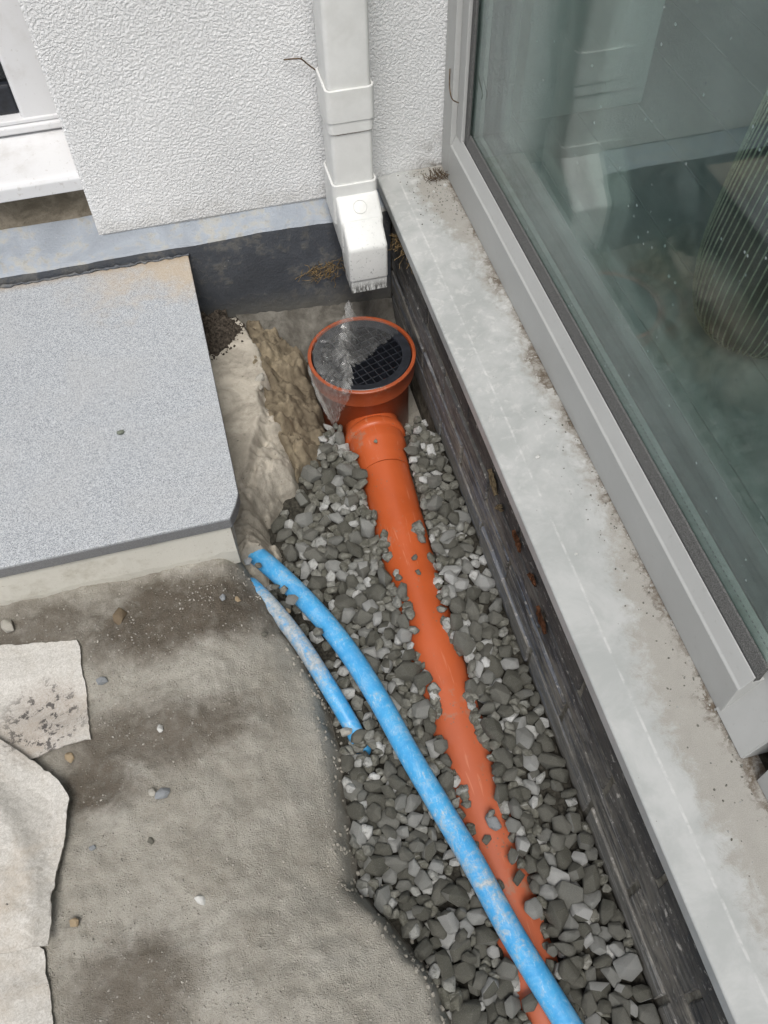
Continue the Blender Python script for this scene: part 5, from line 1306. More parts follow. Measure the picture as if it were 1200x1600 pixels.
(8,249,580,9143,-166,-98,-137,21),(1,395,1441,9438,-130,-171,-22,59),(6,224,1340,1636,-186,36,-173,-1),(8,209,3239,5513,-189,-8,21,131),(11,361,2742,7335,-163,29,-19,-65),
(6,214,1692,445,-34,-22,-19,88),(5,277,1164,1899,-155,-21,52,-3),(11,213,1587,5746,-75,-57,-137,70),(15,221,1538,6059,-132,30,39,154),(6,245,2663,9147,-114,-179,18,60),
(11,202,-282,7360,-188,-155,16,-19),(4,241,2598,7272,-163,99,1,132),(12,189,1587,8169,60,76,51,27),(7,195,1393,8516,-70,132,29,50),(7,274,1543,7693,-176,180,-14,-66),
(3,263,2908,7661,-184,175,-21,41),(15,275,2804,8945,-183,-25,-166,-54),(3,213,2999,9177,-174,31,-111,-54),(11,218,1341,10332,-201,5,4,116),(2,264,1362,8274,-176,17,29,-164),
(3,203,189,8684,-196,175,-21,73),(3,190,2649,8780,-155,-18,139,0),(5,226,2732,8564,-167,-28,68,111),(3,224,2888,9394,-143,174,40,9),(12,229,2448,4888,-40,-98,-30,-87),
(2,190,2936,5229,-190,90,-2,69),(13,192,1255,2277,-193,25,177,-67),(10,268,2503,2843,-99,27,-51,-14),(4,210,1033,7457,-122,-6,158,39),(9,246,2999,7776,-172,-85,2,179),
(9,195,1507,10508,-181,-21,15,111),(5,165,1653,8081,0,-104,-54,92),(1,282,2640,8392,-129,28,-2,-90),(5,196,865,1856,-198,-17,-162,6),(8,230,897,4800,-177,-25,-1,-158),
(14,211,966,5915,-198,-139,3,14),(6,271,1387,7069,-167,-25,-156,-32),(0,198,2957,7063,-193,-172,-8,-23),(11,252,290,7281,-195,5,4,-125),(14,285,519,8335,-186,-5,12,119),
(6,278,1335,8428,-168,-73,12,156),(12,331,2917,106,-160,158,-8,42),(7,288,2467,1028,-166,-10,0,-8),(14,277,3016,7538,-188,35,178,19),(7,191,1098,3526,-186,29,-17,51),
(13,246,2550,6706,-144,117,-31,-100),(2,321,1316,7997,-118,7,-62,-142),(10,198,1385,3918,-67,57,-161,14),(13,200,538,3845,-102,-34,-71,124),(8,286,1259,5691,-133,-79,15,111),
(8,325,1068,4161,-42,-118,-5,55),(14,224,1347,8128,-168,-1,-50,-14),(9,245,2563,3951,-172,-91,0,-80),(15,342,2537,5485,-63,109,25,84),(11,190,2875,6570,-202,-11,-171,84),
(12,185,824,7153,-190,-20,-20,-157),(1,373,834,3714,-129,-69,-34,-146),(2,224,1028,3684,-187,-140,5,-19),(0,220,3246,9190,-186,5,-2,-97),(8,260,1162,9677,-172,-98,14,39),
(11,240,3192,1931,-169,89,-133,-13),(5,274,566,5625,-167,7,-174,40),(14,265,834,4984,-195,173,-7,-77),(8,239,979,9486,-135,116,8,-82),(8,183,454,2673,-197,132,17,-114),
(14,198,1333,5053,-160,-33,-76,110),(3,254,1215,4523,-105,-141,-27,-97),(10,269,1086,6642,-157,5,24,132),(6,165,2941,8588,-171,-33,82,67),(13,218,2534,2930,-180,-74,21,-31),
(15,290,376,3716,-181,-2,9,123),(10,281,2819,4664,-182,-13,-172,-29),(7,196,1494,7546,-191,-8,6,175),(8,187,2841,8542,-190,-8,-163,80),(3,216,2604,3020,-177,52,-170,-7),
(2,234,2548,5378,-158,131,-35,52),(2,292,1533,5635,-130,24,139,-78),(4,165,1484,6168,-191,-35,-14,-178),(7,386,1027,6451,-140,65,-169,30),(3,209,2968,6480,-185,-1,26,-52),
(6,253,86,6899,-179,-1,15,-105),(4,281,1435,8651,-164,11,16,-105),(0,250,3026,2171,-187,161,-11,65),(15,235,2472,3956,-91,7,168,12),(13,237,2654,4616,-180,49,-19,144),
(6,261,761,4680,-173,-74,11,-5),(4,167,1270,6081,-195,-82,11,37),(6,247,2873,7461,-154,86,-49,19),(6,257,2722,9354,-111,-131,-10,-6),(14,206,335,8110,-190,-172,-23,54),
(3,229,2777,8442,-80,-30,3,-39),(9,257,2580,2271,-183,-21,-166,-57),(7,207,1044,2476,-191,8,17,66),(6,228,786,2854,-185,-2,17,68),(13,203,2570,3769,-188,55,-17,-18),
(7,278,388,4074,-179,-46,-11,8),(6,232,453,3908,-154,135,39,66),(12,213,299,5068,-180,-12,-27,66),(11,182,1379,5450,-204,-11,-171,83),(12,165,988,6572,-196,-22,-18,56),
(13,277,2917,7313,-166,-36,-13,-114),(11,292,1486,8150,-189,6,3,152),(7,216,2732,8170,-189,0,-166,19),(15,257,2910,8264,-185,-28,-165,-56),(8,214,2937,9525,-186,-18,21,-115),
(3,219,2665,1573,-193,-5,-159,-46),(3,223,330,3074,-180,91,-6,-62),(0,165,1605,4833,-96,-77,-6,-89),(4,226,1525,6830,-151,-83,41,56),(3,212,989,7089,-188,2,13,105),
(6,204,2413,349,-181,-55,11,-126),(12,240,2580,1768,-174,172,-6,90),(12,236,888,2579,-182,156,-6,-21),(7,174,1180,3494,-195,-138,-2,-81),(2,291,334,4868,-167,-56,-10,-155),
(11,165,1206,6873,-133,6,120,-69),(2,296,87,7466,-173,49,176,-9),(12,244,2988,7903,-155,-22,39,-3),(13,215,3155,9274,-182,-35,-13,80),(11,256,1500,8186,-71,-171,25,-53),
(8,270,2895,8792,-154,84,33,-58),(0,276,1353,611,-181,39,-178,-13),(14,292,2500,1436,-177,56,-5,80),(1,220,2444,1775,-165,-47,17,28),(7,306,1329,3240,-158,-36,150,58),
(11,249,982,3876,-189,175,-7,27),(13,232,2638,5853,-180,74,-6,-162),(6,165,1252,6189,-200,-1,15,-13),(10,276,1522,6673,-140,-73,-28,140),(5,203,1082,7382,-197,165,-15,-85),
(0,256,1591,8459,-160,-57,-7,-110),(6,264,1384,8853,-177,-145,-7,67),(1,182,1417,10038,-201,-22,-14,61),(6,196,2735,2007,-193,-145,-7,-14),(2,184,1014,2615,-197,-131,4,124),
(1,285,639,5063,-184,-13,-168,-85),(6,249,2570,4924,-181,35,-173,-7),(2,261,2686,5995,-180,-131,4,-26),(14,215,987,6763,-203,173,-7,58),(2,165,1430,7926,-195,-94,12,-55),
(13,219,1535,7843,-174,6,24,-160),(6,183,2556,1120,-196,-141,-8,-20),(1,223,1203,7326,-190,155,5,78),(6,215,2764,8760,-183,65,4,149),(14,169,2702,9235,-195,1,29,-89),
(3,165,557,2336,-195,93,-7,6),(6,304,1466,2822,-124,69,161,-3),(7,248,1173,6785,-172,-47,149,24),(8,238,2610,7935,-174,99,25,121),(11,165,848,8835,-209,-2,22,150),
(14,165,2625,8998,-124,99,15,-122),(15,195,1571,807,-185,-140,-6,-90),(13,249,2614,2109,-173,-36,-13,-131),(9,235,1558,4591,-162,45,135,65),(15,231,1209,5186,-193,-1,7,-35),
(7,222,1442,5138,-191,-46,-11,-150),(10,210,348,5446,-170,-62,-18,24),(3,190,1502,5969,-199,-8,-161,-46),(0,165,2599,7046,-195,102,-12,-23),(9,340,1604,9251,-155,51,-34,101),
(11,219,2800,9390,-200,3,10,-13),(4,173,1185,1328,-191,12,30,-77),(5,184,2652,3849,-178,-43,52,-137),(7,201,406,5320,-191,-100,-37,-8),(6,280,1344,6879,-174,-141,-7,-40),
(8,265,2785,7118,-169,161,-3,27),(10,215,1350,7520,-196,168,-11,-32),(15,250,1556,8286,-127,-15,-163,-32),(0,203,2841,8657,-195,139,-24,8),(9,229,2719,9062,-180,102,-17,-131),
(6,224,1227,9816,-179,151,-24,-2),(1,216,2591,4378,-187,-171,-7,-27),(3,224,827,5865,-176,-21,-16,-61),(1,249,2621,6574,-191,-13,-168,38),(6,188,1355,7395,-191,-74,11,-128),
(14,177,2969,8516,-196,-54,-173,-1),(9,228,3018,8800,-186,3,14,103),(5,199,538,3733,-195,-26,-16,26),(2,214,2922,3789,-184,90,2,31),(7,209,3058,8047,-190,7,14,-9),
(12,192,1633,9480,-110,-43,-135,-35),(14,258,1412,9764,-195,-3,-174,-11),(11,233,404,6124,-192,170,-11,67),(5,165,2566,7417,-89,-2,137,44),(0,315,1035,-1125,-157,-76,36,-42),
(12,288,1423,-1098,-162,-3,5,-31),(4,340,1580,-1177,-91,-37,28,61),(12,207,2632,-1156,-190,108,12,-125),(0,301,2785,-1197,-174,141,-23,-60),(0,290,938,-915,-137,-101,66,37),
(14,319,1312,-921,-169,83,3,58),(8,231,1597,-756,-115,-30,171,-17),(2,167,2364,-65,-137,-3,-7,5),(2,243,3024,-277,-176,-92,155,8),(12,350,2818,-795,-157,12,24,88),
(10,196,3247,-778,-192,-17,-11,4),(4,165,965,-555,-175,-106,-15,-32),(10,389,1369,-460,-163,168,-11,-11),(15,288,1572,-369,-156,-8,146,19),(1,284,2445,-532,-180,-18,-11,5),
(9,216,2620,-461,-188,126,-26,-108),(11,257,2831,-271,-190,169,-9,-72),(14,165,3283,-659,-192,-51,8,93),(13,228,1235,75,-181,57,-16,-143),(8,220,1533,-48,-188,-56,163,15),
(13,223,2552,-144,-185,87,0,-113),(10,218,3035,-4,-192,-9,13,42),(15,305,1047,326,-179,-177,5,-3),(4,228,1447,407,-189,147,-21,-43),(5,248,1468,217,-183,-22,-9,-114),
(10,240,932,692,-183,-9,5,120),(3,298,1407,3413,-153,-87,-4,-27),(12,276,1289,3940,-174,119,14,89),(3,244,2503,4095,-159,-43,44,51),(0,305,858,4517,-175,-141,-2,-12),
(1,197,1224,4383,-197,-26,-14,142),(1,283,709,5358,-181,-22,-14,-93),(12,281,266,5638,-171,103,14,103),(2,165,503,6705,-197,-54,-12,15),(12,274,27,7056,-166,84,22,139),
(7,196,1028,9577,-193,5,13,140),(0,165,1022,-995,-181,65,55,39),(15,207,1437,-931,-169,-30,48,114),(6,323,1592,-970,-105,-48,-23,-39),(2,470,2956,-477,1,19,27,37),
(12,212,3001,-979,-183,-20,-16,28),(7,470,1236,-708,-138,-46,-11,-86),(12,308,1673,-639,-48,-173,-28,-59),(11,208,2668,-697,-171,64,149,24),(5,301,2869,-613,-148,51,178,-28),
(11,281,980,-214,-184,22,-10,170),(0,378,1264,-85,-126,17,36,-59),(5,229,1579,-210,-129,94,28,43),(8,291,2677,-232,-172,-60,-22,-127),(14,204,3039,-158,-201,-5,12,162),
(8,279,3210,-189,-165,156,19,11),(15,335,1081,102,-159,-157,1,-105),(6,294,1438,51,-160,9,3,13),(12,225,1643,315,-21,-7,-2,98),(10,210,2458,-50,-193,-9,14,57),
(4,307,934,482,-142,-2,35,89),(4,177,1290,496,-192,-82,11,138),(15,246,2501,1641,-173,-145,-4,-83),(1,244,1538,2731,-185,13,20,-177),(1,212,1463,2943,-194,6,10,34),
(0,206,497,5783,-186,-79,34,51),(5,211,574,5941,-194,-17,-162,73),(3,307,667,6164,-160,-30,165,74),(3,274,1366,6022,-159,-86,-4,-149),(8,225,1557,7139,-161,19,146,-53),
(14,213,1017,7526,-203,-9,-173,8),(9,193,1263,8972,-184,-70,26,149),(11,274,930,-1208,-152,-53,18,144),(4,265,1230,-1196,-165,6,13,7),(1,195,2557,-1035,-201,-13,-168,47),
(12,189,2377,-1246,-189,86,21,7),(15,204,2859,-998,-198,-1,7,-81),(5,255,1152,-880,-31,5,-177,-59),(8,222,1497,-810,-168,62,-11,-29),(14,431,1516,-845,-23,179,-31,1),
(9,244,2394,-761,-173,4,-23,166),(4,279,2598,-852,-178,-21,-169,20),(8,301,3058,-739,-163,-74,158,15),(13,319,1092,-513,-130,-123,-49,-81),(15,171,1295,-546,-74,112,-34,112),
(0,321,1605,-494,-54,51,-46,35),(14,372,1888,-667,35,44,-17,24),(13,267,2727,-527,-166,-83,23,62),(10,321,2947,-432,-175,-13,-168,-22),(3,318,1066,-140,-88,-85,35,53),
(1,165,1502,-163,-187,41,-8,88),(0,284,1635,-95,-76,-15,163,-82),(9,342,1697,66,-11,23,-18,130),(14,221,2715,-71,-202,-7,-173,69),(11,367,2874,-152,-145,-9,139,-117),
(10,210,935,210,-135,-43,8,177),(5,375,1277,372,-118,6,-30,-26),(5,266,1578,269,-113,134,-20,-44),(11,260,1129,418,-70,121,36,50),(14,243,2960,2662,-194,-5,12,-139),
(11,201,2470,3055,-171,-133,-15,-53),(9,187,1316,3538,-195,4,14,-27),(3,250,1178,4041,-183,-1,-153,91),(3,226,1019,4445,-185,2,13,-117),(15,285,455,6436,-176,-12,-19,4),
(5,375,291,6724,-156,-9,15,-27),(11,181,1587,6561,-105,49,-66,-36),(3,192,259,7105,-182,-15,35,88),(13,217,428,6835,-184,89,-9,-36),(3,243,1505,6966,-188,164,-16,24),
(8,171,2546,6992,-176,-4,-137,-55),(15,175,1272,9764,-102,-166,-23,56),(12,283,1121,-937,-163,45,-36,101),(2,273,1205,-1080,-92,165,-4,-9),(7,267,2691,-996,-176,80,-143,-15),
(12,449,3098,-1137,-115,55,34,-166),(7,222,3077,-874,-158,-84,65,-46),(13,231,1032,-667,-181,-138,0,-20),(4,208,1400,-602,-107,67,1,41),(7,336,1493,-663,-3,-19,-69,-171),
(0,276,2800,-384,-103,18,178,36),(13,270,2925,-775,-56,22,-146,-23),(6,324,1110,-328,-155,0,4,-157),(15,246,1402,-239,-181,-19,-22,-95),(5,240,1932,-181,22,-19,-166,-51),
(7,232,2403,-332,-188,-38,-11,-162),(6,311,3171,-412,-166,-1,15,-19),(4,281,964,39,-76,-123,16,115),(12,453,1407,168,-21,123,-21,17),(5,240,1595,73,-100,-150,-13,66),
(14,313,2388,43,-142,95,37,28),(10,289,2719,140,-180,-8,-170,-90),(5,405,1107,216,-26,16,-151,-4),(9,260,2390,184,-117,18,-142,105),(14,244,2649,1442,-186,-31,-172,-60),
(9,248,1573,2953,-131,15,-134,78),(8,223,887,3903,-135,-37,-37,-38),(3,276,1084,4234,-181,-6,-160,54),(12,360,1218,4048,-39,140,4,-119),(6,184,2710,4366,-145,-72,-27,-142),
(9,250,693,5528,-169,98,-5,46),(0,220,3048,5330,-187,4,-9,121),(3,221,2572,5715,-178,-6,30,67),(11,242,2561,5597,-161,-133,-56,7),(15,213,389,7073,-195,-26,-165,-43),
(11,174,2570,7144,-197,29,174,5),(14,238,1633,9052,-178,-104,6,75),(13,263,1187,-1235,-46,-3,-21,-1),(0,233,1380,-1214,-106,-43,-2,43),(10,236,2410,-1105,-187,-164,0,-75),
(0,372,2868,-1043,-66,-12,44,-81),(7,227,3130,-978,-182,95,28,-129),(6,214,1055,-808,-182,45,-8,-10),(0,209,1403,-704,-124,-79,-70,27),(6,271,2363,-888,-149,-61,41,-36),
(6,231,2748,-497,-22,-18,153,94),(12,176,3249,-906,-193,-22,-18,130),(0,417,974,-748,-58,-119,5,-64),(2,346,1376,-441,-5,52,177,-33),(5,246,1586,-314,-7,33,-15,14),
(13,354,2510,-375,-103,129,19,-14),(9,314,3169,-582,-165,5,14,180),(10,286,1208,-232,-40,8,168,58),(7,391,1432,-170,-40,21,175,7),(12,248,1495,-16,-5,-20,-16,137),
(10,376,2061,-287,64,-160,40,34),(10,214,2443,-196,-197,-12,-169,-84),(9,253,2569,34,-162,-34,-29,135),(3,172,1094,37,-37,93,-19,-20),(0,257,1483,329,-29,98,-49,-23),
(12,266,3245,-24,-145,-80,35,45),(10,300,1010,501,-24,-42,-5,-30),(10,224,1582,2297,-101,-113,10,40),(8,188,1498,2582,-184,-161,14,5),(2,239,1514,3259,-181,162,-17,81),
(2,194,1215,4259,-172,10,-48,-168),(11,254,2495,4475,-141,-79,-10,101),(11,224,939,4648,-156,-4,-77,-53),(12,301,75,7271,-161,-22,-18,-174),(11,167,2923,7167,-181,72,38,37),
(5,175,1450,9251,-185,154,49,23),
]

def bed_z(x, y):
    return -0.026 + fbm(x, y, 60, 3, 81) * 0.006
me = height_mesh('gravel_bed', bed_z, -0.06, 0.331, -0.5, 1.0, 0.008)
bed = link('gravel_bed', me, m_plain('gap_shade_grit', (0.045, 0.042, 0.034), 0.95, 0.15, 160, 0.6, 1.0))  # grit darkened so its colour paints the shade in gaps between stones
tag(bed, kind='structure')
tmp_v, tmp_f = [], []
shape_np = []
for me in SHAPES:
    v = np.empty(len(me.vertices) * 3, np.float32)
    me.vertices.foreach_get('co', v)
    shape_np.append((v.reshape(-1, 3), np.array([list(p.vertices) for p in me.polygons])))
off = 0
FILL = []
for _ in range(30):                                           # a few more fallen in beside the socket
    FILL.append((RND.randrange(NSHAPE), RND.uniform(170, 290), RND.uniform(2770, 3200), RND.uniform(9350, 10150), RND.uniform(-230, 10), RND.uniform(0, 360), RND.uniform(0, 360), RND.uniform(0, 360)))
for _ in range(18):
    FILL.append((RND.randrange(NSHAPE), RND.uniform(160, 260), RND.uniform(1080, 1500), RND.uniform(9700, 10350), RND.uniform(-220, -40), RND.uniform(0, 360), RND.uniform(0, 360), RND.uniform(0, 360)))
# spilled over the shoulders of the orange pipe, and against the soil edge
_pp = [p for p in smooth_path(PIPE, 10)]
_py = np.array([p.y for p in _pp][::-1]); _px = np.array([p.x for p in _pp][::-1]); _pz = np.array([p.z for p in _pp][::-1])
def pipe_top(x, y, r=PR):
    dx = x - np.interp(y, _py, _px)
    return float(np.interp(y, _py, _pz) + math.sqrt(max(r * r - dx * dx, 1e-6)))
for k in range(150):
    y = RND.uniform(0.06, 0.80)
    side = RND.choice((-1, 1))
    reach = 0.0285 + 0.006 * math.sin(y * 37 + side) + 0.004 * RND.random() - 0.006 * max(0, 0.45 - y)
    x = float(np.interp(y, _py, _px)) + side * reach
    size = RND.uniform(0.014, 0.030)
    FILL.append((RND.randrange(NSHAPE), size * 1e4, x * 1e4, y * 1e4, (pipe_top(x, y) + size * 0.16) * 1e4, RND.uniform(-25, 25), RND.uniform(-25, 25) - side * 30, RND.uniform(0, 360)))
for k in range(22):                                            # heaped over the buried pipe end
    FILL.append((RND.randrange(NSHAPE), RND.uniform(190, 300), RND.uniform(430, 830), RND.uniform(3900, 4480), RND.uniform(-200, 20), RND.uniform(0, 360), RND.uniform(0, 360), RND.uniform(0, 360)))
for k in range(60):
    y = RND.uniform(-0.08, 0.40)
    x = float(np.interp(y, _cy, _cx)) + RND.uniform(0.004, 0.024)
    FILL.append((RND.randrange(NSHAPE), RND.uniform(170, 310), x * 1e4, y * 1e4, RND.uniform(-120, 20), RND.uniform(0, 360), RND.uniform(0, 360), RND.uniform(0, 360)))
for n, (shape, size, px, py, pz, ra, rb, rc) in enumerate(STONES + FILL):
    L = size * 1.05 / 1e4
    q = Euler((math.radians(ra), math.radians(rb), math.radians(rc))).to_quaternion()
    p = Vector((px, py, pz)) / 1e4
    if n < 300:
        o = bpy.data.objects.new('stone', SHAPES[shape])
        COL.objects.link(o)
        o.parent = bed
        o.rotation_mode = 'QUATERNION'
        o.rotation_quaternion = q
        o.scale = (L, L, L)
        o.location = p
    else:
        v, f = shape_np[shape]
        R = np.array(q.to_matrix()) * L
        tmp_v.append(v @ R.T + np.array(p))
        tmp_f.append(f + off)
        off += len(v)
me = bpy.data.meshes.new('small_stones')
me.from_pydata(np.concatenate(tmp_v).tolist(), [], np.concatenate(tmp_f).tolist())
me.update()
me.shade_smooth()
me.set_sharp_from_angle(angle=math.radians(38))
o = link('small_stones', me, m_stone('crushed_stone_loose'), bed)
tag(o, kind='stuff')

# DETAILS-BEGIN
# ------------------------------------------------------------------ geotextile sheets
def polyline(pts, n):
    P = np.array(pts, float)
    d = np.r_[0, np.cumsum(np.hypot(*np.diff(P, axis=0).T))]
    t = np.linspace(0, d[-1], n)
    return np.stack([np.interp(t, d, P[:, 0]), np.interp(t, d, P[:, 1])], -1)

def sheet(name, bottom, right, top, left, zf, n, thick, m, label, cat, group, seed):
    """a Coons patch between four edges, with thickness and slightly frayed edges"""
    B, T, Lf, Rt = polyline(bottom, n), polyline(top, n), polyline(left, n), polyline(right, n)
    u = np.linspace(0, 1, n)[None, :, None]
    v = np.linspace(0, 1, n)[:, None, None]
    S = (1 - v) * B[None] + v * T[None] + (1 - u) * Lf[:, None] + u * Rt[:, None] - ((1 - u) * (1 - v) * B[0] + u * (1 - v) * B[-1] + (1 - u) * v * T[0] + u * v * T[-1])
    X, Y = S[..., 0], S[..., 1]
    X = X + fbm(X, Y, 70, 3, seed) * 0.003
    Y = Y + fbm(X, Y, 70, 3, seed + 5) * 0.003
    Z = zf(X, Y)
    top_v = np.stack([X, Y, Z], -1).reshape(-1, 3)
    bot_v = top_v - np.array([0, 0, thick])
    i = np.arange(n * n).reshape(n, n)
    q = np.stack([i[:-1, :-1], i[:-1, 1:], i[1:, 1:], i[1:, :-1]], -1).reshape(-1, 4)
    ring = np.concatenate([i[0, :-1], i[:-1, -1], i[-1, :0:-1], i[:0:-1, 0]])
    nx = np.roll(ring, -1)
    sk = np.stack([ring + n * n, nx + n * n, nx, ring], -1)
    me = bpy.data.meshes.new(name)
    me.from_pydata(np.concatenate([top_v, bot_v]).tolist(), [], q.tolist() + (q[:, ::-1] + n * n).tolist() + sk.tolist())
    me.update()
    o = link(name, me, m, smooth=True, loc=(float(X.mean()), float(Y.mean()), float(Z.min())))
    me.set_sharp_from_angle(angle=math.radians(55))
    return tag(o, label, cat, group)

def soft_z(x, y):
    return (soil_z(x, y) + soil_z(x + 0.01, y) + soil_z(x - 0.01, y) + soil_z(x, y + 0.01) + soil_z(x, y - 0.01)) / 5
def z1(x, y): return soft_z(x, y) + 0.007 + fbm(x, y, 7, 2, 91) * 0.004
FG = 'offcuts of geotextile on the soil'
sheet('geotextile_sheet', [(-0.62, 0.50), (-0.43, 0.495), (-0.3694, 0.4825), (-0.291, 0.4883)], [(-0.291, 0.4883), (-0.3016, 0.6392)], [(-0.62, 0.68), (-0.4065, 0.6628), (-0.3016, 0.6392)], [(-0.62, 0.50), (-0.62, 0.68)],
      z1, 70, 0.0025, M_FABRIC, 'flat mud spotted square of pale geotextile nearest the granite step', 'geotextile', FG, 201)
def z3(x, y): return soft_z(x, y) + 0.007 + fbm(x, y, 7, 2, 93) * 0.006
sheet('geotextile_sheet', [(-0.62, -0.06), (-0.345, -0.05)], [(-0.345, -0.05), (-0.3496, 0.1722), (-0.3575, 0.2485)], [(-0.62, 0.30), (-0.4044, 0.29), (-0.3575, 0.2485)], [(-0.62, -0.06), (-0.62, 0.30)],
      z3, 80, 0.0025, M_FABRIC, 'pale geotextile offcut tucked under the folded sheet', 'geotextile', FG, 221)
CR = [(-0.46, 0.50), (-0.405, 0.42), (-0.375, 0.36), (-0.365, 0.30), (-0.372, 0.25)]
def z2(x, y):
    d = seg_dist(x, y, CR, False)
    cx = np.interp(y, [p[1] for p in CR][::-1], [p[0] for p in CR][::-1])
    fold = 0.020 * np.exp(-(d / 0.022) ** 2) + np.where(x < cx, 0.016 * sstep(0.0, 0.03, d), 0)
    lift = 0.010 * sstep(-0.345, -0.322, x) * sstep(0.36, 0.42, y)
    return soft_z(x, y) + 0.017 + fold + lift + fbm(x, y, 7, 2, 95) * 0.010
sheet('geotextile_sheet', [(-0.62, 0.22), (-0.4045, 0.252), (-0.3723, 0.250), (-0.3475, 0.2493)], [(-0.3475, 0.2493), (-0.338, 0.31), (-0.3171, 0.4125), (-0.3304, 0.4391)], [(-0.62, 0.62), (-0.4057, 0.5166), (-0.3304, 0.4391)], [(-0.62, 0.22), (-0.62, 0.62)],
      z2, 110, 0.0025, M_FABRIC, 'rumpled folded geotextile sheet with a raised corner', 'geotextile', FG, 241)

# ------------------------------------------------------------------ clear film over the gully
bm = bmesh.new()
lay_c = bm.verts.layers.float.new('crumple')
FP = [(0.124, 1.135), (0.128, 1.075), (0.145, 1.040), (0.176, 1.016), (0.192, 1.058), (0.222, 1.090), (0.262, 1.122), (0.306, 1.146), (0.292, 1.180), (0.25, 1.208), (0.225, 1.216), (0.19, 1.209), (0.15, 1.184)]
RIDGE = [(0.222, 1.222), (0.203, 1.165), (0.184, 1.12), (0.190, 1.085), (0.184, 1.05), (0.172, 1.018)]
fr = random.Random(77)
n = 40
V = {}
for j in range(n):
    for i in range(n):
        x = 0.11 + 0.21 * i / (n - 1) + fr.uniform(-0.0014, 0.0014)
        y = 1.005 + 0.235 * j / (n - 1) + fr.uniform(-0.0014, 0.0014)
        X, Y = np.array([x]), np.array([y])
        sd = float(poly_sd(X, Y, FP)[0]) + 0.004 * fr.uniform(-1, 1)
        dr = float(seg_dist(X, Y, RIDGE, False)[0])
        left = max(0.0, min(1.0, (0.205 - x) / 0.05))
        near = math.exp(-(dr / 0.013) ** 2)
        taut = abs(((x * 0.78 - y * 0.62) * 95) % 1 - 0.5) * 0.0045
        z = 0.0955 + taut * (1 - left) + left * fr.uniform(0.0, 0.0055) + near * (0.006 + fr.uniform(0, 0.013))
        z += 0.020 * math.exp(-((x - 0.222) / 0.011) ** 2 - ((y - 1.219) / 0.014) ** 2)
        if math.hypot(x - GC[0], y - GC[1]) > 0.1005: z -= 0.004
        if sd > 0 or dr < 0.010:
            v = bm.verts.new((x, y, z))
            v[lay_c] = min(1.0, near * fr.uniform(0.5, 1.0) + 0.28 * left * fr.uniform(0.3, 1.0))
            V[j, i] = v
def quad(a, b, c, e):
    if fr.random() < 0.5:
        bm.faces.new((a, b, c)); bm.faces.new((a, c, e))
    else:
        bm.faces.new((a, b, e)); bm.faces.new((b, c, e))
for j in range(n - 1):
    for i in range(n - 1):
        k = [(j, i), (j, i + 1), (j + 1, i + 1), (j + 1, i)]
        if all(q in V for q in k): quad(*[V[q] for q in k])
# the part folded down over the left rim, its creases running downwards
n, mrow = 22, 13
G2 = {}
for j in range(mrow):
    t = j / (mrow - 1)
    for i in range(n):
        s_ = i / (n - 1)
        a0, a1 = 178 + 40 * t ** 0.8, 246 - 8 * t
        a = math.radians(a0 + (a1 - a0) * s_ + fr.uniform(-0.6, 0.6))
        r = 0.0996 + 0.006 * t + (0.004 if i % 2 else -0.001) * (0.4 + t) + fr.uniform(-0.0012, 0.0012)
        z = 0.0965 - (0.040 + 0.045 * math.sin(math.pi * min(1, s_ * 0.9 + 0.15)) + fr.uniform(-0.004, 0.004)) * t
        v = bm.verts.new((GC[0] + r * math.cos(a), GC[1] + r * math.sin(a), z))
        v[lay_c] = 0.10 + 0.28 * fr.random() * (1 - 0.4 * t)
        G2[j, i] = v
for j in range(mrow - 1):
    for i in range(n - 1):
        quad(G2[j, i], G2[j + 1, i], G2[j + 1, i + 1], G2[j, i + 1])
bmesh.ops.delete(bm, geom=[v for v in bm.verts if not v.link_faces], context='VERTS')
film = obj('plastic_film', bm, M_FILM, loc=GC)
tag(film, 'torn clear plastic film draped crumpled over the gully grating', 'plastic film')

# ------------------------------------------------------------------ loose stones
def loose(x, y, z, L, label, cat='stone', m=None, shape=None, flat=False, group=None, name='loose_stone'):
    k = RND.randrange(NSHAPE) if shape is None else shape
    me = SHAPES[k]
    if m is not None:
        me = me.copy()
        me.materials.clear()
        me.materials.append(m)
    o = bpy.data.objects.new(name, me)
    COL.objects.link(o)
    o.rotation_euler = (RND.uniform(-0.25, 0.25), RND.uniform(-0.25, 0.25), RND.uniform(0, 6.28))
    o.scale = (L, L, L)
    R = o.rotation_euler.to_matrix()
    lo = min((R @ v.co).z for v in me.vertices) * L
    o.location = (x, y, z - lo - 0.0008)
    return tag(o, label, cat, group)

def sz(x, y): return float(soil_z(np.array([x]), np.array([y]))[0])
MS_G = m_flat_stone('greenish_stone', (0.19, 0.21, 0.17))
MS_D = m_flat_stone('dark_stone', (0.135, 0.13, 0.108))
MS_W = m_flat_stone('white_stone', (0.60, 0.60, 0.57))
MS_B = m_flat_stone('bluish_stone', (0.26, 0.275, 0.285))
MS_T = m_flat_stone('tan_stone', (0.36, 0.28, 0.18))
MS_P = m_flat_stone('pale_lump', (0.42, 0.40, 0.35))
PG = 'loose stones on the orange pipe'
loose(0.2075, 0.963, pipe_top(0.2075, 0.963, 0.0525), 0.0105, 'tiny greenish pebble on the pipe socket below the gully', m=MS_G, group=PG)
loose(0.2120, 0.718, pipe_top(0.2120, 0.718), 0.0150, 'upper of two small dark stones stranded mid pipe', m=MS_D, group=PG)
loose(0.2105, 0.690, pipe_top(0.2105, 0.690), 0.0135, 'lower of two small dark stones stranded mid pipe', m=MS_D, group=PG)
loose(0.2035, 0.285, pipe_top(0.2035, 0.285), 0.030, 'largest grey stone resting on the near end of the orange pipe', group=PG, m=MS_B)
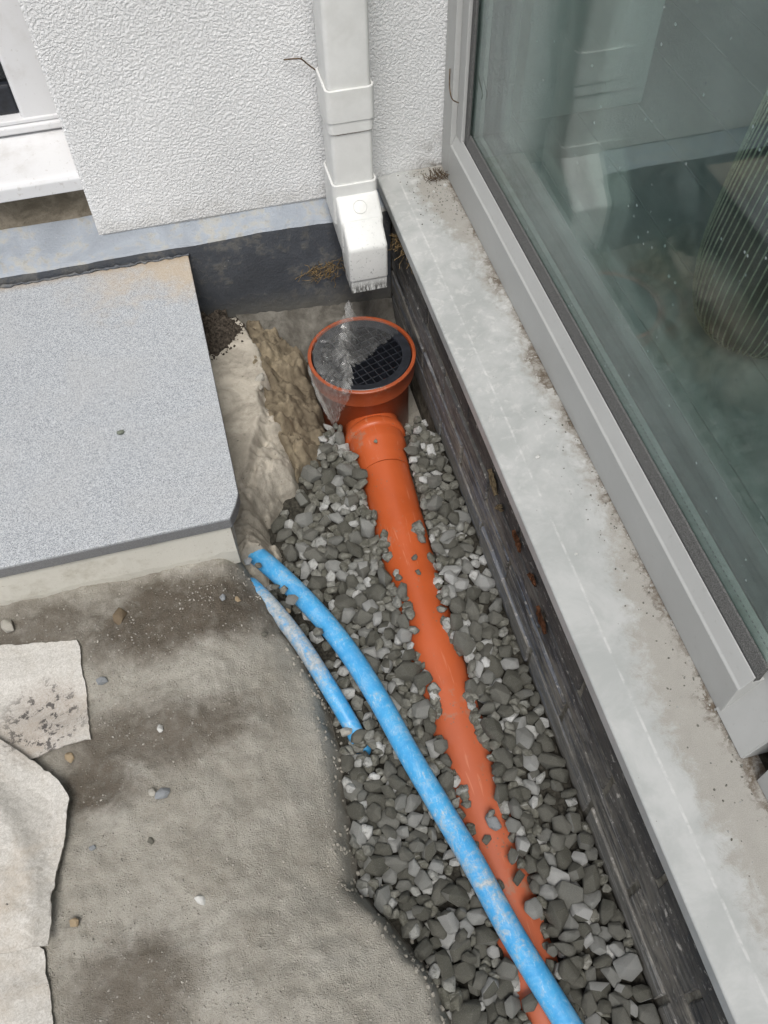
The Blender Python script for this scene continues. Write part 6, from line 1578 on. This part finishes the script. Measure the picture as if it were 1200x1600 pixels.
loose(0.1890, 0.2665, pipe_top(0.1890, 0.2665), 0.0165, 'small brown grey stone on the pipe beside the largest one', m=MS_D, group=PG)
loose(0.1850, 0.2085, pipe_top(0.1850, 0.2085), 0.0230, 'dark flat stone on the pipe next to the blue pipe', m=MS_D, group=PG)
SG = 'small stones lying on the trodden soil'
loose(-0.2720, 0.5690, sz(-0.272, 0.569), 0.0205, 'grey angular stone near the corner of the flat geotextile', m=MS_B, group=SG)
loose(-0.2025, 0.4810, sz(-0.2025, 0.481), 0.0140, 'rounded white pebble in the middle of the soil', m=MS_W, group=SG)
loose(-0.2085, 0.3930, sz(-0.2085, 0.393), 0.0230, 'long bluish stone in the soil below the white pebble', m=MS_B, group=SG)
loose(-0.2205, 0.3990, sz(-0.2205, 0.399), 0.0150, 'brownish lump beside the long bluish stone', m=MS_P, group=SG)
loose(-0.1795, 0.2610, sz(-0.1795, 0.261), 0.0170, 'small white stone alone on pale soil near the bottom', m=MS_W, group=SG)
loose(-0.3215, 0.2700, sz(-0.3215, 0.27), 0.0150, 'tan pebble just beside the folded geotextile', m=MS_T, group=SG)
loose(-0.2980, 0.3500, sz(-0.298, 0.35), 0.0120, 'dark blue chip of stone by the raised sheet corner', m=MS_B, group=SG)
loose(-0.2290, 0.3430, sz(-0.229, 0.343), 0.0110, 'small grey chip below the long bluish stone', m=MS_D, group=SG)
loose(-0.3200, 0.4720, sz(-0.32, 0.472), 0.0180, 'tan crumb at the lower edge of the flat geotextile', m=MS_T, group=SG)
loose(-0.4020, 0.6930, sz(-0.402, 0.693), 0.0300, 'big pale lump under the riser at the far left', m=MS_P, group=SG)
loose(-0.2440, 0.6660, sz(-0.244, 0.666) - 0.004, 0.0330, 'brown earthy lump half sunk in dark soil by the step', m=m_flat_stone('earth_lump', (0.17, 0.13, 0.085)), group=SG)
loose(-0.0950, 0.6640, sz(-0.095, 0.664), 0.0130, 'grey pebble in dark soil close to the blue pipes', m=MS_B, group=SG)
loose(-0.0760, 0.6660, sz(-0.076, 0.666), 0.0130, 'tan pebble in dark soil close to the blue pipes', m=MS_T, group=SG)
loose(-0.0490, 0.6080, sz(-0.049, 0.608), 0.0130, 'olive pebble on soil just left of the dusty pipe', m=MS_D, group=SG)
loose(-0.1968, 0.9266, 0.2100, 0.0145, 'greenish pebble alone on the granite step', m=MS_G)
loose(0.0320, 1.1190, 0.0720, 0.0250, 'pale lump of mortar on the concrete haunch', 'mortar', MS_P, name='mortar_lump')
loose(0.0290, 1.0980, 0.0700, 0.0135, 'small pale crumb of mortar below the larger lump', 'mortar', MS_P, name='mortar_lump')
BG = 'stones lodged round the blue pipes'
loose(-0.0200, 0.7030, 0.0360, 0.0170, 'brown stone wedged between the two blue pipes', m=MS_D, group=BG)
loose(-0.0070, 0.6650, 0.0200, 0.0130, 'tan pebble in the gap between the two blue pipes', m=MS_T, group=BG)
loose(-0.0520, 0.7480, 0.0560, 0.0170, 'pale grey stone where the blue pipes leave the step', m=MS_B, group=BG)
loose(-0.0380, 0.7380, 0.0520, 0.0150, 'dark stone lying on the upper end of the longer blue pipe', m=MS_D, group=BG)
loose(0.0370, 0.4560, 0.0060, 0.0210, 'pale tan stone pressed against the end of the dusty pipe', m=MS_P, group=BG)
loose(0.0530, 0.4480, 0.0000, 0.0310, 'olive grey stone covering the buried end of the dusty pipe', m=MS_D, group=BG)
CG = 'bits of grit on the metal sill'
loose(0.3712, 0.6691, 0.2760, 0.0085, 'white shell like flake midway along the metal sill', 'debris', MS_W, name='grit', group=CG)
loose(0.3640, 0.5080, 0.2760, 0.0055, 'tiny white bit on the clean part of the sill', 'debris', MS_W, name='grit', group=CG)
loose(0.4275, 1.3040, 0.2760, 0.0090, 'oblong white chip at the far end of the sill by the jamb', 'debris', MS_W, name='grit', group=CG)
loose(0.4030, 1.2910, 0.2760, 0.0070, 'small white chip among dirt at the far end of the sill', 'debris', MS_W, name='grit', group=CG)
loose(0.4010, 1.2300, 0.2760, 0.0065, 'pale crumb on the far sill just nearer than the chips', 'debris', MS_P, name='grit', group=CG)
loose(0.4380, 0.7250, 0.2760, 0.0050, 'dark speck against the bottom rail of the window', 'debris', MS_D, name='grit', group=CG)

# crumbs scattered on the soil, granite edge and sill: too fine to count
def crumbs(name, spots, m, label, cat, lo, hi):
    vs, fs, off = [], [], 0
    for x, y, z in spots:
        b = bmesh.new()
        bmesh.ops.create_icosphere(b, subdivisions=1, radius=1)
        s = RND.uniform(lo, hi)
        R = Euler((RND.uniform(0, 6), RND.uniform(0, 6), RND.uniform(0, 6))).to_matrix()
        for v in b.verts:
            c = v.co * RND.uniform(0.7, 1.15)
            c = R @ Vector((c.x * s, c.y * s * 0.75, c.z * s * 0.6))
            vs.append((x + c.x, y + c.y, z + c.z + s * 0.25))
        b.verts.index_update()
        fs += [[v.index + off for v in f.verts] for f in b.faces]
        off += len(b.verts)
        b.free()
    me = bpy.data.meshes.new(name)
    me.from_pydata(vs, [], fs)
    me.update()
    o = link(name, me, m)
    return tag(o, label, cat, kind='stuff')
sp_ = []
while len(sp_) < 2600:
    x, y = RND.uniform(-0.46, 0.06), RND.uniform(0.02, 0.73)
    if x > np.interp(y, _cy, _cx) - 0.012: continue
    if fbm(np.array([x]), np.array([y]), 7, 3, 401)[0] + RND.uniform(-0.6, 0.6) < 0.0: continue
    sp_.append((x, y, sz(x, y)))
crumbs('soil_crumbs', sp_, m_flat_stone('crumb_stone', (0.36, 0.34, 0.30)), 'fine stone crumbs scattered over the trodden soil', 'grit', 0.0006, 0.0024)
sp_ = []
for _ in range(300):
    y = RND.uniform(-0.05, 0.70)
    x = float(np.interp(y, _cy, _cx)) + RND.gauss(-0.004, 0.010)
    sp_.append((x, y, max(sz(x, y), -0.012)))
crumbs('edge_clods', sp_, M_SOIL, 'crumbled clods along the broken edge of the soil', 'soil', 0.001, 0.005)
sp_ = []
for _ in range(260):
    x, y = 0.35 + 0.085 * RND.random() ** 0.6, 1.36 - 0.16 * RND.random() ** 1.6
    sp_.append((x, y, 0.2755))
for _ in range(260):
    y = RND.uniform(0.02, 0.75)
    x = 0.4385 - 0.05 * RND.random() ** 2
    sp_.append((x, y, 0.2755))
crumbs('sill_crumbs', sp_, m_stone('sill_crumb'), 'fine grit washed along the window rail on the sill', 'grit', 0.0006, 0.0021)
sp_ = []
for _ in range(420):
    x, y = RND.uniform(-0.06, 0.03), RND.uniform(1.16, 1.318)
    if poly_sd(np.array([x]), np.array([y]), DI)[0] < -0.006: continue
    z = max(float(dirt_z(np.array([x]), np.array([y]))[0]), float(haunch_z(np.array([x]), np.array([y]))[0]))
    sp_.append((x, y, z))
crumbs('dirt_crumbs', sp_, M_DIRT, 'dark crumbs of earth round the dirt heap by the plinth', 'dirt', 0.001, 0.0042)

# ------------------------------------------------------------------ twig, roots, leaves
bm = bmesh.new()
tube(bm, smooth_path([(0.1700, 1.361, 0.5100), (0.183, 1.355, 0.5125), (0.1960, 1.352, 0.5120), (0.2060, 1.350, 0.503), (0.2185, 1.347, 0.4925)], 5), 0.0012, 6)
tube(bm, smooth_path([(0.1960, 1.352, 0.5120), (0.1975, 1.348, 0.5165)], 3), 0.0009, 5)
tag(obj('twig', bm, M_TWIG, smooth=True, loc=(0.196, 1.352, 0.512)), 'thin bent twig caught behind the white downpipe', 'twig')
bm = bmesh.new()
tube(bm, smooth_path([(0.4375, 1.335, 0.470), (0.4340, 1.322, 0.448), (0.4335, 1.305, 0.4360), (0.440, 1.290, 0.436)], 6), 0.0011, 6)
tag(obj('plant_stalk', bm, M_TWIG, smooth=True, loc=(0.434, 1.31, 0.44)), 'curled dry plant stalk clinging to the window jamb', 'stalk')
def hairs(name, n, c, r, m, label, th=0.0005, droop=0.2):
    bm = bmesh.new()
    for _ in range(n):
        p = Vector(c) + Vector((RND.gauss(0, r[0]), -abs(RND.gauss(0, r[1])), RND.gauss(0, r[2])))
        d = Vector((RND.gauss(0, 1), -abs(RND.gauss(0, 0.4)), RND.gauss(0, 0.7) - droop)).normalized()
        pts = [p]
        for k in range(5):
            d = (d + Vector((RND.gauss(0, 0.5), RND.gauss(0, 0.3), RND.gauss(0, 0.5)))).normalized()
            q = pts[-1] + d * RND.uniform(0.003, 0.007)
            q.y = min(q.y, YP - 0.0005) if c[1] > 1.3 else q.y
            pts.append(q)
        tube(bm, pts, th, 4, cap=False)
    return tag(obj(name, bm, m, smooth=True, loc=c), label, 'roots', kind='stuff')
hairs('dry_roots', 70, (0.200, 1.3245, 0.124), (0.026, 0.003, 0.009), M_ROOT, 'tangle of dry roots stuck to the plinth beside the downpipe shoe')
hairs('dry_roots', 60, (0.326, 1.255, 0.236), (0.004, 0.050, 0.010), M_ROOT, 'dry roots hanging under the far end of the sill lip', droop=0.8)
hairs('dry_roots', 40, (0.425, 1.362, 0.2785), (0.014, 0.02, 0.002), M_TWIG, 'scraps of dry stalk in the corner where sill meets jamb', droop=0.0)
def leaf(y, z, L, W, tilt, m, label, name, cat):
    bm = bmesh.new()
    n, k = 9, 5
    P = {}
    for i in range(n):
        s = i / (n - 1)
        w = W * math.sin(math.pi * min(max(s, 0.06), 0.94)) ** 0.7
        for j in range(k):
            t = j / (k - 1) * 2 - 1
            P[i, j] = bm.verts.new((-0.002 - 0.004 * (1 - t * t) - RND.uniform(0, 0.003), (s - 0.5) * L * math.cos(tilt) - t * w * math.sin(tilt), (s - 0.5) * L * math.sin(tilt) + t * w * math.cos(tilt)))
    for i in range(n - 1):
        for j in range(k - 1):
            bm.faces.new([P[i, j], P[i + 1, j], P[i + 1, j + 1], P[i, j + 1]])
    bmesh.ops.solidify(bm, geom=bm.faces[:], thickness=0.0012)
    bmesh.ops.translate(bm, verts=bm.verts[:], vec=(XB, y, z))
    return tag(obj(name, bm, m, loc=(XB, y, z)), label, cat)
leaf(0.708, 0.185, 0.040, 0.016, 0.5, M_LEAF, 'curled brown dead leaf under the sill lip, farther one', 'dead_leaf', 'leaf')
leaf(0.672, 0.168, 0.036, 0.006, -0.9, M_LEAF, 'thin yellowish leaf strip below the curled dead leaf', 'dead_leaf', 'leaf')
leaf(0.600, 0.185, 0.034, 0.009, 0.2, M_RUST, 'rusty flake on the brick halfway along the wall', 'rust_flake', 'flake')
leaf(0.490, 0.150, 0.040, 0.013, 0.4, M_RUST, 'largest rusty flake low on the brick wall', 'rust_flake', 'flake')
leaf(0.535, 0.185, 0.026, 0.007, -0.3, M_RUST, 'small rusty flake just beneath the sill lip', 'rust_flake', 'flake')
